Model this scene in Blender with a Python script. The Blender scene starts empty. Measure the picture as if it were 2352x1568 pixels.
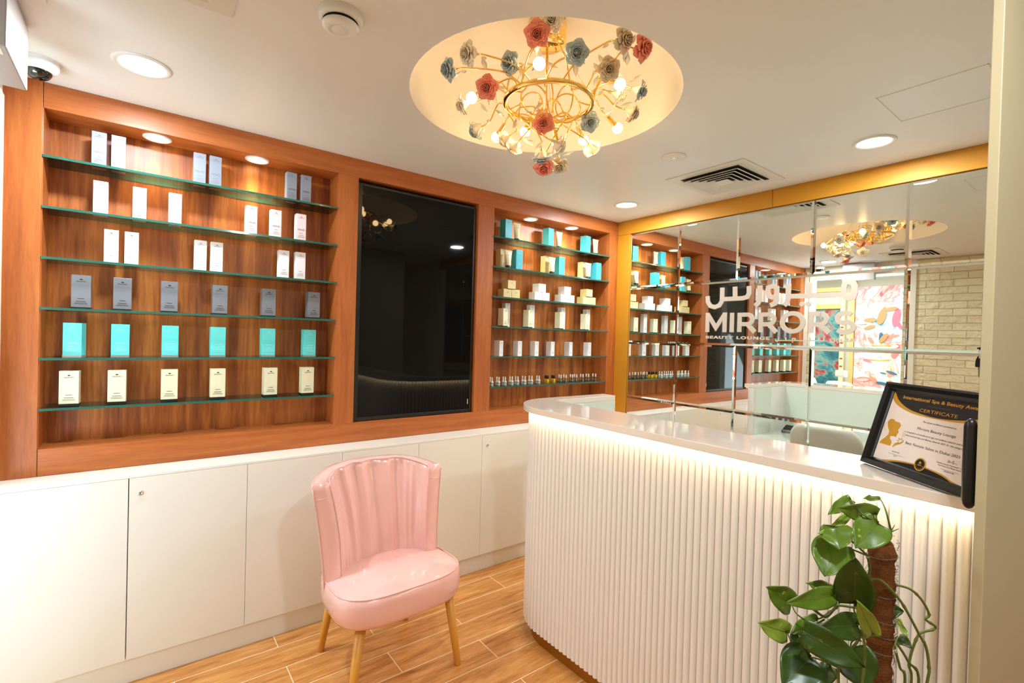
import bpy, math, random
from math import sin, cos, pi, radians, sqrt, hypot, atan2
from mathutils import Vector, Matrix
random.seed(7)
sc = bpy.context.scene
COL = sc.collection
H = 2.468                                  # ceiling height

# ---------------------------------------------------------------- camera
CAMP = Vector((-3.1638, -2.7217, 1.5))
YAW, PIT, ROL, FPX = 0.6511, -0.0106, 0.0279, 1122.35
fw = Vector((sin(YAW)*cos(PIT), cos(YAW)*cos(PIT), sin(PIT)))
r0 = Vector((cos(YAW), -sin(YAW), 0)); u0 = r0.cross(fw)
RR = r0*cos(ROL)+u0*sin(ROL); UU = -r0*sin(ROL)+u0*cos(ROL)
cam = bpy.data.cameras.new('camera'); camo = bpy.data.objects.new('camera', cam); COL.objects.link(camo)
cam.sensor_width = 36; cam.lens = FPX/2352*36; cam.clip_start = .02
camo.matrix_world = Matrix(((RR.x,UU.x,-fw.x,CAMP.x),(RR.y,UU.y,-fw.y,CAMP.y),(RR.z,UU.z,-fw.z,CAMP.z),(0,0,0,1)))
sc.camera = camo

# ---------------------------------------------------------------- world, exposure
w = bpy.data.worlds.new('world'); sc.world = w; w.use_nodes = True
w.node_tree.nodes['Background'].inputs[0].default_value = (1, .93, .85, 1)
w.node_tree.nodes['Background'].inputs[1].default_value = .12
sc.view_settings.view_transform = 'Standard'; sc.view_settings.look = 'None'
sc.view_settings.exposure = 0.76; sc.view_settings.gamma = 1; sc.view_settings.use_curve_mapping = False

# ---------------------------------------------------------------- large lights (the room's downlights are in their own builder)
def area(name, loc, size, power, color, shape='DISK', size_y=None, direction=(0,0,-1), spread=None):
    l = bpy.data.lights.new(name, 'AREA'); l.shape = shape; l.size = size
    if size_y: l.size_y = size_y
    l.energy = power; l.color = color
    if spread: l.spread = spread
    o = bpy.data.objects.new(name, l); COL.objects.link(o); o.location = loc
    o.rotation_euler = Vector(direction).to_track_quat('-Z', 'Y').to_euler()
    return o
P_DOWN, P_SPOT, P_LED, E_BULB, P_SALON = 11.5, .85, .62, 26, 40
# ceiling panels of the bright salon behind the doorway, and of the room behind the camera
area('salon_panel_light', (-4.9, .3, 2.57), 1.8, P_SALON, (.84,.94,1), 'RECTANGLE', 1.8)
# added fill light, no window there: brightens cabinets, counter and ceiling through the doorway
area('salon_fill_light', (-4.75, -2.02, .95), 1.7, 38, (.66,.85,1), 'RECTANGLE', 1.7, direction=(.48,1,.75), spread=radians(120))
area('lobby_panel_light', (-2.6, -3.9, 2.44), 1.2, 7, (.95,.97,1), 'RECTANGLE', .6)

# ---------------------------------------------------------------- helpers
def S(c, a=1):
    c = [x/255 for x in c]
    return tuple([x/12.92 if x <= .04045 else ((x+.055)/1.055)**2.4 for x in c]+[a])

class MB:
    def __init__(s): s.v=[]; s.f=[]; s.m=[]; s.sm=[]
    def add(s, vs, fs, mi=0, smooth=False):
        b=len(s.v); s.v += [tuple(v) for v in vs]
        for f in fs: s.f.append([b+i for i in f]); s.m.append(mi); s.sm.append(smooth)
        return s
    def box(s, x0,x1,y0,y1,z0,z1, mi=0, T=None):
        vs=[Vector((x,y,z)) for z in (z0,z1) for y in (y0,y1) for x in (x0,x1)]
        if T: vs=[T@v for v in vs]
        return s.add(vs, [(0,2,3,1),(4,5,7,6),(0,1,5,4),(2,6,7,3),(0,4,6,2),(1,3,7,5)], mi)
    def lathe(s, prof, c=(0,0,0), n=24, mi=0, T=None, smooth=True, cap=True):
        vs=[];fs=[]
        for (r,z) in prof:
            for i in range(n):
                a=2*pi*i/n; v=Vector((r*cos(a), r*sin(a), z)); vs.append((T@v if T else v)+Vector(c))
        for j in range(len(prof)-1):
            for i in range(n):
                k=(i+1)%n; fs.append((j*n+i, j*n+k, (j+1)*n+k, (j+1)*n+i))
        s.add(vs, fs, mi, smooth)
        if cap:
            b=len(s.v)-len(vs)
            if prof[0][0]>1e-5: s.f.append([b+i for i in range(n)][::-1]); s.m.append(mi); s.sm.append(False)
            if prof[-1][0]>1e-5: s.f.append([b+(len(prof)-1)*n+i for i in range(n)]); s.m.append(mi); s.sm.append(False)
        return s
    def tube(s, pts, r, n=8, mi=0, closed=False, cap=True):
        pts=[Vector(p) for p in pts]; N=len(pts); vs=[];fs=[]; up=None
        for i,p in enumerate(pts):
            a=pts[(i-1)%N] if (closed or i>0) else p; b=pts[(i+1)%N] if (closed or i<N-1) else p
            d=(b-a).normalized() if (b-a).length>1e-9 else Vector((0,0,1))
            if up is None:
                up = Vector((0,0,1)) if abs(d.z)<.9 else Vector((1,0,0))
            x=d.cross(up); 
            if x.length<1e-6: x=d.orthogonal()
            x.normalize(); y=x.cross(d).normalized(); up=y
            rr=r[i] if isinstance(r,(list,tuple)) else r
            for k in range(n): t=2*pi*k/n; vs.append(p+x*rr*cos(t)+y*rr*sin(t))
        M=N if closed else N-1
        for i in range(M):
            for k in range(n):
                j=(i+1)%N; l=(k+1)%n; fs.append((i*n+k,i*n+l,j*n+l,j*n+k))
        s.add(vs,fs,mi,True)
        if cap and not closed:
            b=len(s.v)-len(vs)
            s.f.append([b+k for k in range(n)][::-1]); s.m.append(mi); s.sm.append(False)
            s.f.append([b+(N-1)*n+k for k in range(n)]); s.m.append(mi); s.sm.append(False)
        return s
    def prism(s, poly, O, X, Y, N, d0, d1, mi=0):
        # poly in (X,Y) plane, extruded along N from d0 to d1
        O,X,Y,N=Vector(O),Vector(X),Vector(Y),Vector(N); n=len(poly)
        vs=[O+X*a+Y*b+N*d for d in (d0,d1) for a,b in poly]
        fs=[list(range(n))[::-1], [n+i for i in range(n)]]+[(i,(i+1)%n,n+(i+1)%n,n+i) for i in range(n)]
        return s.add(vs,fs,mi)
    def grid(s, P, mi=0, smooth=True, flip=False, closed_u=False):
        nu=len(P); nv=len(P[0]); vs=[v for row in P for v in row]; fs=[]
        for i in range(nu if closed_u else nu-1):
            j=(i+1)%nu
            for k in range(nv-1):
                f=(i*nv+k, j*nv+k, j*nv+k+1, i*nv+k+1); fs.append(f[::-1] if flip else f)
        return s.add(vs,fs,mi,smooth)
    def build(s, name, mats, parent=None, bevel=0, solid=0, subsurf=0, fix=True):
        me=bpy.data.meshes.new(name); me.from_pydata([tuple(v) for v in s.v],[],s.f)
        if not isinstance(mats,(list,tuple)): mats=[mats]
        for m in mats: me.materials.append(m)
        me.polygons.foreach_set('material_index', s.m); me.polygons.foreach_set('use_smooth', s.sm); me.update()
        if fix:
            import bmesh
            bm=bmesh.new(); bm.from_mesh(me); bmesh.ops.recalc_face_normals(bm, faces=bm.faces); bm.to_mesh(me); bm.free()
        o=bpy.data.objects.new(name, me); COL.objects.link(o)
        if parent: o.parent=parent
        if solid: md=o.modifiers.new('solid','SOLIDIFY'); md.thickness=solid; md.offset=0
        if bevel: md=o.modifiers.new('bevel','BEVEL'); md.width=bevel; md.segments=2; md.limit_method='ANGLE'; md.harden_normals=False
        if subsurf: md=o.modifiers.new('sub','SUBSURF'); md.levels=subsurf; md.render_levels=subsurf
        return o

def tag(o, label, cat, group=None, kind=None):
    o['label']=label; o['category']=cat
    if group: o['group']=group
    if kind: o['kind']=kind
    return o
def thing(name, label, cat, loc=(0,0,0), group=None):
    o=bpy.data.objects.new(name, None); COL.objects.link(o); o.location=loc; o.empty_display_size=.05
    return tag(o,label,cat,group)
def structure(o): o['kind']='structure'; return o
def copy_tree(o, parent=None):
    c=o.copy(); COL.objects.link(c)
    if parent: c.parent=parent
    for ch in list(o.children): copy_tree(ch, c)
    return c

_tc={}
def text(body, size, shear=0, off=0, align='CENTER', space=1):
    """glyph outlines of the built-in font as flat polygons in XY"""
    k=(body,size,shear,off,align,space)
    if k in _tc: return _tc[k]
    c=bpy.data.curves.new('t','FONT'); c.body=body; c.size=size; c.shear=shear; c.offset=off; c.align_x=align; c.space_character=space; c.resolution_u=3
    o=bpy.data.objects.new('t',c); COL.objects.link(o)
    bpy.context.view_layer.update()
    me=o.to_mesh(); vs=[v.co.copy() for v in me.vertices]; fs=[list(p.vertices) for p in me.polygons]
    o.to_mesh_clear(); bpy.data.objects.remove(o); bpy.data.curves.remove(c)
    _tc[k]=(vs,fs); return vs,fs
def put_text(mb, tf, O, X, Y, N=None, d=0, mi=0, sx=1, fit=None, depth=0):
    vs,fs=tf; O,X,Y=Vector(O),Vector(X),Vector(Y); N=Vector(N) if N else X.cross(Y)
    if fit:
        x0=min(v.x for v in vs); x1=max(v.x for v in vs); sx=fit/(x1-x0)
    P=[O+X*(v.x*sx)+Y*v.y+N*d for v in vs]
    mb.add(P,fs,mi)
    if depth:
        from collections import Counter
        e=Counter(); 
        for f in fs:
            for a,b in zip(f,f[1:]+f[:1]): e[(a,b)]+=1
        Q=[p-N*depth for p in P]; n=len(P)
        mb.add(P+Q,[(b,a,a+n,b+n) for (a,b) in e if (b,a) not in e],mi)
def stroke(mb, pts, wd, O, X, Y, N, d0, d1, mi=0, round_end=False):
    """thick mitred polyline in the XY plane of a frame"""
    pts=[Vector((a,b)) for a,b in pts]; n=len(pts); L=[];R=[]
    closed=(pts[0]-pts[-1]).length<1e-6
    if closed: pts=pts[:-1]; n-=1
    for i,p in enumerate(pts):
        a=pts[i-1] if (i>0 or closed) else p; b=pts[(i+1)%n] if (i<n-1 or closed) else p
        d1_=(p-a).normalized() if (p-a).length>1e-9 else None; d2_=(b-p).normalized() if (b-p).length>1e-9 else None
        if d1_ is None: d1_=d2_
        if d2_ is None: d2_=d1_
        n1=Vector((-d1_.y,d1_.x)); n2=Vector((-d2_.y,d2_.x)); m=(n1+n2)
        m = m.normalized() if m.length>1e-6 else n1
        k=wd/2/max(.45,m.dot(n1)); L.append(p+m*k); R.append(p-m*k)
    O,X,Y,N=Vector(O),Vector(X),Vector(Y),Vector(N)
    P=lambda q,d:O+X*q.x+Y*q.y+N*d
    M=n if closed else n-1
    vs=[];fs=[]
    for i in range(n): vs+=[P(L[i],d0),P(R[i],d0),P(L[i],d1),P(R[i],d1)]
    for i in range(M):
        a=4*i;b=4*((i+1)%n); fs+=[(a+2,b+2,b+3,a+3),(a,a+1,b+1,b),(a,b,b+2,a+2),(a+1,a+3,b+3,b+1)]
    if not closed: fs+=[(0,2,3,1),(4*(n-1),4*(n-1)+1,4*(n-1)+3,4*(n-1)+2)]
    mb.add(vs,fs,mi)
def arc(cx,cy,rx,ry,a0,a1,n=12): return [(cx+rx*cos(radians(a0+(a1-a0)*i/n)), cy+ry*sin(radians(a0+(a1-a0)*i/n))) for i in range(n+1)]
def catmull(pts, k=6):
    P=[Vector(p) for p in pts]; out=[]
    for i in range(len(P)-1):
        p0=P[max(i-1,0)];p1=P[i];p2=P[i+1];p3=P[min(i+2,len(P)-1)]
        for j in range(k):
            t=j/k; out.append(.5*((2*p1)+(p2-p0)*t+(2*p0-5*p1+4*p2-p3)*t*t+(3*p1-p0-3*p2+p3)*t**3))
    out.append(P[-1]); return out

# ---------------------------------------------------------------- materials
class NT:
    def __init__(s,name):
        s.m=bpy.data.materials.new(name); s.m.use_nodes=True; s.t=s.m.node_tree; s.b=s.t.nodes['Principled BSDF']
    def n(s,t,**k):
        x=s.t.nodes.new(t)
        for a,v in k.items():
            if a.startswith('i_'):
                key=a[2:]; x.inputs[int(key) if key.isdigit() else key.replace('_',' ')].default_value=v
            else: setattr(x,a,v)
        return x
    def l(s,a,ao,b,bi): s.t.links.new(a.outputs[ao], b.inputs[bi])
    def ramp(s, cols):
        r=s.n('ShaderNodeValToRGB'); e=r.color_ramp.elements
        while len(e)<len(cols): e.new(.5)
        for i,(p,c) in enumerate(cols): e[i].position=p; e[i].color=c
        return r
def pm(name, col, rough=.5, metal=0, spec=.5, coat=0, emit=None, es=0, bump=0, bscale=60, coat_r=.05, ior=None, trans=0, alpha=1, sss=0):
    T=NT(name); b=T.b; b.inputs['Base Color'].default_value=S(col); b.inputs['Roughness'].default_value=rough; b.inputs['Metallic'].default_value=metal
    b.inputs['Specular IOR Level'].default_value=spec; b.inputs['Coat Weight'].default_value=coat; b.inputs['Coat Roughness'].default_value=coat_r
    b.inputs['Transmission Weight'].default_value=trans; b.inputs['Alpha'].default_value=alpha
    if ior: b.inputs['IOR'].default_value=ior
    if emit: b.inputs['Emission Color'].default_value=S(emit); b.inputs['Emission Strength'].default_value=es
    # slight procedural unevenness in tone
    nz=T.n('ShaderNodeTexNoise', i_Scale=bscale, i_Detail=2.0); g=T.n('ShaderNodeNewGeometry'); T.l(g,'Position',nz,'Vector')
    mx=T.n('ShaderNodeMix', data_type='RGBA', blend_type='MULTIPLY'); mx.inputs[0].default_value=.06
    mx.inputs[6].default_value=S(col); T.l(nz,'Fac',mx,7); T.l(mx,2,b,'Base Color')
    if bump:
        bp=T.n('ShaderNodeBump', i_Strength=bump, i_Distance=.002); T.l(nz,'Fac',bp,'Height'); T.l(bp,'Normal',b,'Normal')
    return T.m

def wood(name, cols, vec=(1,1,1), rough=.35, contrast=1, fine=1, coat=0):
    T=NT(name); g=T.n('ShaderNodeNewGeometry'); mp=T.n('ShaderNodeMapping'); mp.inputs['Scale'].default_value=vec; T.l(g,'Position',mp,'Vector')
    a=T.n('ShaderNodeTexNoise', i_Scale=1.0, i_Detail=4.0, i_Roughness=.6, i_Distortion=.6); T.l(mp,'Vector',a,'Vector')
    b=T.n('ShaderNodeTexNoise', i_Scale=7.0*fine, i_Detail=3.0, i_Roughness=.7); T.l(mp,'Vector',b,'Vector')
    m=T.n('ShaderNodeMix', data_type='FLOAT'); m.inputs[0].default_value=.35; T.l(a,'Fac',m,2); T.l(b,'Fac',m,3)
    r=T.ramp(cols); T.l(m,0,r,'Fac'); T.l(r,'Color',T.b,'Base Color'); T.b.inputs['Roughness'].default_value=rough; T.b.inputs['Coat Weight'].default_value=coat
    bp=T.n('ShaderNodeBump', i_Strength=.08, i_Distance=.001); T.l(m,0,bp,'Height'); T.l(bp,'Normal',T.b,'Normal')
    return T.m
cw=[(.3,S((152,76,30))),(.5,S((176,96,42))),(.72,S((192,114,54)))]
M={}
M['wood_h']=wood('cherry_veneer_horizontal', cw, (2.2,30,30), .4)
M['wood_v']=wood('cherry_veneer_vertical', cw, (30,30,2.0), .4)
M['wood_back']=wood('cherry_veneer_back', [(.32,S((106,46,12))),(.45,S((148,76,26))),(.56,S((180,102,40))),(.70,S((204,130,60)))], (14,14,.8), .38, fine=.8)
M['gold_wall']=pm('brushed_gold_laminate',(206,140,30),.5,.2,bscale=8)
M['ceiling']=pm('ceiling_paint',(236,233,228),.38,spec=.25,bscale=3)
M['wall']=pm('wall_paint_cream',(230,224,208),.6,bscale=4)
M['taupe']=pm('door_paint',(192,178,142),.45,bscale=4)
M['white']=pm('cabinet_lacquer',(238,236,228),.28,spec=.4,bscale=3)
M['whitew']=pm('white_solid_surface',(240,226,212),.07,spec=.5,coat=.3,bscale=3)
M['flute']=pm('fluted_white_lacquer',(240,234,228),.35,bscale=5)
M['trimwhite']=pm('white_plastic',(236,234,230),.35)
M['grille']=pm('white_grille',(226,220,208),.45)
M['black']=pm('black_plastic',(12,12,12),.35)
M['blackframe']=pm('black_frame_lacquer',(7,6,6),.3,spec=.3)
M['gapshade']=pm('gap_shade',(14,10,8),.8)  # near-black colour standing in for the shade inside gaps and recesses
M['chrome']=pm('chrome',(220,220,215),.15,1)
M['goldkick']=pm('brass_plinth',(168,116,34),.35,.7)
M['gold']=pm('polished_gold',(255,214,126),.1,1)
M['goldprint']=pm('gold_foil_print',(228,172,64),.34,.35)
M['pink']=pm('pink_patent_leather',(244,194,190),.22,coat=1,coat_r=.02,bump=.6,bscale=16)
M['legwood']=pm('oak_leg',(214,150,56),.35,bscale=30)
M['deskglass']=pm('white_glass_desk',(222,228,214),.06,coat=.6)
M['paper']=pm('certificate_paper',(236,222,212),.4)
M['ink']=pm('printed_ink',(30,30,34),.5)
M['inkgrey']=pm('grey_print',(120,116,116),.5)
M['inkblack']=pm('black_print',(26,24,24),.4)
M['petal_pink']=pm('porcelain_coral',(255,148,124),.2,coat=.7)
M['petal_blue']=pm('porcelain_grey_blue',(176,196,204),.2,coat=.7)
M['petal_beige']=pm('porcelain_beige',(226,208,176),.18,coat=.7)
M['petal_white']=pm('porcelain_white',(252,242,222),.18,coat=.7)
M['bulb']=pm('frosted_bulb',(255,240,210),.4,emit=(255,212,150),es=E_BULB)
M['lamp']=pm('lamp_diffuser',(255,250,240),.4,emit=(255,244,225),es=6)
M['lampwarm']=pm('spot_lens',(255,240,210),.4,emit=(255,226,170),es=8)
M['led']=pm('led_strip',(255,240,200),.4,emit=(255,222,160),es=14)
M['green_led']=pm('green_indicator',(60,230,140),.4,emit=(60,230,140),es=2)
M['coir']=pm('coir_fibre',(112,68,36),.95,spec=.1,bump=1,bscale=260)
M['stem']=pm('green_stem',(96,110,40),.5)
M['pot']=pm('white_pot',(225,222,216),.4)
M['soil']=pm('soil',(58,40,28),.9)
M['chairwhite']=pm('cream_leather',(226,220,205),.4)
M['goldframe']=pm('gold_mirror_frame',(226,196,126),.35,.3)

def mirror_mat():
    T=NT('silver_mirror'); b=T.b; b.inputs['Base Color'].default_value=(.86,.885,.84,1); b.inputs['Metallic'].default_value=1; b.inputs['Roughness'].default_value=.0
    return T.m
M['mirror']=mirror_mat()
def screen_mat():
    T=NT('tv_glass'); b=T.b; b.inputs['Base Color'].default_value=(.003,.003,.003,1); b.inputs['Roughness'].default_value=.03; b.inputs['Specular IOR Level'].default_value=.22
    return T.m
M['screen']=screen_mat()
def glass_mat(name, tint, fres=1.5, extra=.04, milk=0):
    T=NT(name); t=T.t; t.nodes.remove(T.b); out=t.nodes['Material Output']
    tr=T.n('ShaderNodeBsdfTransparent'); tr.inputs[0].default_value=tint
    gl=T.n('ShaderNodeBsdfGlossy'); gl.inputs['Roughness'].default_value=.02
    fr=T.n('ShaderNodeFresnel'); fr.inputs[0].default_value=fres
    ad=T.n('ShaderNodeMath', operation='ADD'); ad.inputs[1].default_value=extra; T.l(fr,0,ad,0)
    mx=T.n('ShaderNodeMixShader'); T.l(ad,0,mx,0); T.l(tr,0,mx,1); T.l(gl,0,mx,2); T.l(mx,0,out,0)
    if milk:
        df=T.n('ShaderNodeBsdfTranslucent'); df.inputs[0].default_value=(1,.97,.9,1); m2=T.n('ShaderNodeMixShader'); m2.inputs[0].default_value=milk
        T.l(mx,0,m2,1); T.l(df,0,m2,2); T.l(m2,0,out,0)
    return T.m
M['glass']=glass_mat('shelf_glass',(.90,.95,.92,1))
M['glassedge']=pm('green_glass_edge',(38,96,82),.15,coat=.5)
M['crystal']=glass_mat('crystal',(1,.99,.95,1),1.7,.2,.35)
M['bottleglass']=glass_mat('clear_bottle_glass',(.94,.93,.88,1),1.5,.14)
M['bottleyellow']=glass_mat('yellow_oil_bottle',(.75,.52,.04,1),1.5,.10)
M['smoke']=glass_mat('smoked_dome',(.10,.10,.11,1),1.5,.08)

def floor_mat():
    T=NT('wood_look_tile'); g=T.n('ShaderNodeNewGeometry'); mp=T.n('ShaderNodeMapping'); mp.inputs['Location'].default_value=(2.62+.405+8.1,.25+60*.165,0); T.l(g,'Position',mp,'Vector')
    br=T.n('ShaderNodeTexBrick', offset=.5, offset_frequency=2, squash=1); 
    for k,v in (('Scale',1.0),('Brick Width',.81),('Row Height',.165),('Mortar Size',.0022),('Mortar Smooth',.1),('Bias',0.0)): br.inputs[k].default_value=v
    br.inputs['Color1'].default_value=(0,0,0,1); br.inputs['Color2'].default_value=(1,1,1,1); br.inputs['Mortar'].default_value=(.5,.5,.5,1)
    T.l(mp,'Vector',br,'Vector')
    m2=T.n('ShaderNodeMapping'); m2.inputs['Scale'].default_value=(1.6,16,1); T.l(g,'Position',m2,'Vector')
    sh=T.n('ShaderNodeVectorMath', operation='MULTIPLY_ADD'); sh.inputs[1].default_value=(7,3,5); T.l(br,'Color',sh,0); T.l(m2,'Vector',sh,2)
    nz=T.n('ShaderNodeTexNoise', i_Scale=1.2, i_Detail=5.0, i_Roughness=.65, i_Distortion=1.2); T.l(sh,0,nz,'Vector')
    wv=T.n('ShaderNodeTexNoise', i_Scale=9.0, i_Detail=3.0, i_Distortion=.3); T.l(sh,0,wv,'Vector')
    mm=T.n('ShaderNodeMix', data_type='FLOAT'); mm.inputs[0].default_value=.3; T.l(nz,'Fac',mm,2); T.l(wv,'Fac',mm,3)
    r=T.ramp([(.32,S((146,84,34))),(.44,S((190,126,62))),(.56,S((210,150,84))),(.70,S((226,174,110)))]); T.l(mm,0,r,'Fac')
    mx=T.n('ShaderNodeMix', data_type='RGBA'); mx.inputs[7].default_value=S((240,214,180)); T.l(br,'Fac',mx,0); T.l(r,'Color',mx,6); T.l(mx,2,T.b,'Base Color')
    T.b.inputs['Roughness'].default_value=.3
    bp=T.n('ShaderNodeBump', i_Strength=.4, i_Distance=.001, invert=True); T.l(br,'Fac',bp,'Height'); T.l(bp,'Normal',T.b,'Normal')
    return T.m
M['floor']=floor_mat()
def brick_mat():
    T=NT('painted_brick'); g=T.n('ShaderNodeNewGeometry'); sx=T.n('ShaderNodeSeparateXYZ'); T.l(g,'Position',sx,0)
    cx=T.n('ShaderNodeCombineXYZ'); ad=T.n('ShaderNodeMath', operation='ADD'); ad.inputs[1].default_value=20; T.l(sx,'Y',ad,0); T.l(ad,0,cx,'X'); T.l(sx,'Z',cx,'Y')
    nz=T.n('ShaderNodeTexNoise', i_Scale=9.0, i_Detail=4.0); T.l(cx,0,nz,'Vector')
    mv=T.n('ShaderNodeVectorMath', operation='MULTIPLY_ADD'); mv.inputs[1].default_value=(.008,.012,0); T.l(nz,'Color',mv,0); T.l(cx,0,mv,2)
    br=T.n('ShaderNodeTexBrick', offset=.5)
    for k,v in (('Scale',1.0),('Brick Width',.225),('Row Height',.077),('Mortar Size',.004),('Mortar Smooth',.5),('Bias',0.0)): br.inputs[k].default_value=v
    br.inputs['Color1'].default_value=S((226,214,176)); br.inputs['Color2'].default_value=S((214,202,164)); br.inputs['Mortar'].default_value=S((200,188,152))
    T.l(mv,0,br,'Vector'); T.l(br,'Color',T.b,'Base Color'); T.b.inputs['Roughness'].default_value=.6
    n2=T.n('ShaderNodeTexNoise', i_Scale=16.0, i_Detail=3.0); T.l(cx,0,n2,'Vector')
    m=T.n('ShaderNodeMath', operation='MULTIPLY_ADD'); m.inputs[1].default_value=-1.0; T.l(br,'Fac',m,0); T.l(n2,'Fac',m,2)
    bp=T.n('ShaderNodeBump', i_Strength=1.0, i_Distance=.02); T.l(m,0,bp,'Height'); T.l(bp,'Normal',T.b,'Normal')
    return T.m
M['brick']=brick_mat()
def mural_mat(name, cols, sc1=2.2, seed=0):
    T=NT(name); g=T.n('ShaderNodeNewGeometry'); mp=T.n('ShaderNodeMapping'); mp.inputs['Location'].default_value=(seed,seed*1.7,0); T.l(g,'Position',mp,'Vector')
    n1=T.n('ShaderNodeTexNoise', i_Scale=sc1, i_Detail=3.0, i_Roughness=.6, i_Distortion=2.2); T.l(mp,'Vector',n1,'Vector')
    r=T.ramp(cols); T.l(n1,'Fac',r,'Fac'); T.l(r,'Color',T.b,'Base Color'); T.b.inputs['Roughness'].default_value=.5
    return T.m
M['mural_pink']=mural_mat('floral_mural_pink',[(.30,S((120,190,200))),(.40,S((236,246,246))),(.46,S((180,226,226))),(.50,S((250,240,236))),(.56,S((240,150,150))),(.62,S((250,214,200))),(.70,S((216,90,110)))],1.6,3)
M['mural_teal']=mural_mat('floral_mural_teal',[(.30,S((24,78,92))),(.42,S((52,120,130))),(.5,S((120,160,150))),(.55,S((190,90,80))),(.62,S((150,50,70))),(.72,S((40,96,110)))],1.9,9)
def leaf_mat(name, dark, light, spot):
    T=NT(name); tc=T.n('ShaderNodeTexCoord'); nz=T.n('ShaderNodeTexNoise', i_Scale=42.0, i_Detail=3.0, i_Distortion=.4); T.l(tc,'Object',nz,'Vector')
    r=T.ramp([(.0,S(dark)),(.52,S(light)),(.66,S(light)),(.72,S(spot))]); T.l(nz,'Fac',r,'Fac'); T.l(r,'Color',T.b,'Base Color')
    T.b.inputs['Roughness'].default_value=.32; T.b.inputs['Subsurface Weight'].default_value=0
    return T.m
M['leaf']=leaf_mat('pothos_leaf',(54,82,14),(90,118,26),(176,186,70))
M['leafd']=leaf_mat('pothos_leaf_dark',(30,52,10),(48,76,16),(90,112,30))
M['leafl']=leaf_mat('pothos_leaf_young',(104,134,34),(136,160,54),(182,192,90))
# ---------------- measured layout data (metres)
LEFT= [[(-3.341, -3.291, 0.155), (-3.276, -3.226, 0.153), (-2.975, -2.921, 0.154), (-2.91, -2.858, 0.155), (-2.567, -2.509, 0.151), (-2.493, -2.437, 0.152)], [(-3.333, -3.283, 0.149), (-3.2, -3.148, 0.151), (-3.068, -3.015, 0.149), (-2.748, -2.699, 0.146), (-2.634, -2.585, 0.146), (-2.514, -2.459, 0.147)], [(-3.294, -3.245, 0.149), (-3.223, -3.174, 0.148), (-2.963, -2.913, 0.148), (-2.897, -2.845, 0.149), (-2.593, -2.542, 0.147), (-2.511, -2.46, 0.148)], [(-3.396, -3.334, 0.144), (-3.26, -3.195, 0.146), (-3.089, -3.025, 0.145), (-2.888, -2.821, 0.145), (-2.67, -2.601, 0.144), (-2.447, -2.379, 0.145)], [(-3.417, -3.354, 0.144), (-3.265, -3.199, 0.146), (-3.083, -3.018, 0.145), (-2.891, -2.826, 0.145), (-2.671, -2.597, 0.144), (-2.468, -2.392, 0.145)], [(-3.429, -3.366, 0.146), (-3.271, -3.209, 0.146), (-3.083, -3.017, 0.147), (-2.888, -2.822, 0.147), (-2.657, -2.582, 0.146), (-2.474, -2.397, 0.147)]]
RB1=[(-1.147, -1.078, 0.149), (-0.76, -0.665, 0.143), (-0.359, -0.262, 0.143)]
RT1=[(-1.07, -0.969, 0.135), (-0.657, -0.56, 0.134), (-0.255, -0.153, 0.134)]
RT2=[(-1.16, -1.069, 0.134), (-0.755, -0.65, 0.133), (-0.365, -0.259, 0.132)]
RB2=[(-1.063, -0.981, 0.146), (-0.65, -0.568, 0.146), (-0.243, -0.151, 0.146)]
RC2=[(-1.161, -1.042, 0.137), (-0.748, -0.618, 0.139), (-0.351, -0.222, 0.138)]
S3top=[(-1.119, -1.005, 0.131), (-0.851, -0.716, 0.128), (-0.599, -0.46, 0.131), (-0.36, -0.205, 0.129)]
S3bl=[(-1.169, -1.041, 0.066), (-0.885, -0.753, 0.064), (-0.627, -0.486, 0.06), (-0.39, -0.267, 0.062)]
S3br=[(-1.037, -0.962, 0.069), (-0.75, -0.676, 0.066), (-0.483, -0.412, 0.066), (-0.265, -0.164, 0.067)]
R4c=[(-1.152, -1.11, 0.129), (-0.931, -0.879, 0.131), (-0.623, -0.565, 0.13), (-0.348, -0.282, 0.131)]
R4w=[(-1.095, -1.044, 0.168), (-0.864, -0.813, 0.169), (-0.553, -0.494, 0.17), (-0.273, -0.213, 0.17)]
R5=[(-1.166, -1.126, 0.105), (-1.002, -0.952, 0.107), (-0.844, -0.791, 0.107), (-0.686, -0.63, 0.107), (-0.494, -0.438, 0.108), (-0.283, -0.227, 0.109)]
BOT= [(-1.205, 'w', 0.052), (-1.189, 'w', 0.052), (-1.148, 'w', 0.053), (-1.13, 'w', 0.052), (-1.092, 'w', 0.054), (-1.073, 'w', 0.052), (-1.032, 'w', 0.055), (-1.011, 'w', 0.053), (-0.98, 'w', 0.055), (-0.958, 'w', 0.052), (-0.915, 'w', 0.056), (-0.891, 'w', 0.053), (-0.852, 'w', 0.057), (-0.826, 'w', 0.054), (-0.776, 'w', 0.056), (-0.754, 'w', 0.054), (-0.688, 'y', 0.057), (-0.668, 'y', 0.054), (-0.62, 'y', 0.057), (-0.601, 'y', 0.055), (-0.55, 'c', 0.056), (-0.528, 'c', 0.054), (-0.498, 'c', 0.056), (-0.473, 'c', 0.054), (-0.426, 'c', 0.057), (-0.403, 'c', 0.055), (-0.382, 'c', 0.057), (-0.356, 'c', 0.055), (-0.311, 'c', 0.058), (-0.285, 'c', 0.054), (-0.247, 'c', 0.057), (-0.219, 'c', 0.055), (-0.169, 'c', 0.058), (-0.136, 'c', 0.053)]
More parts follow.
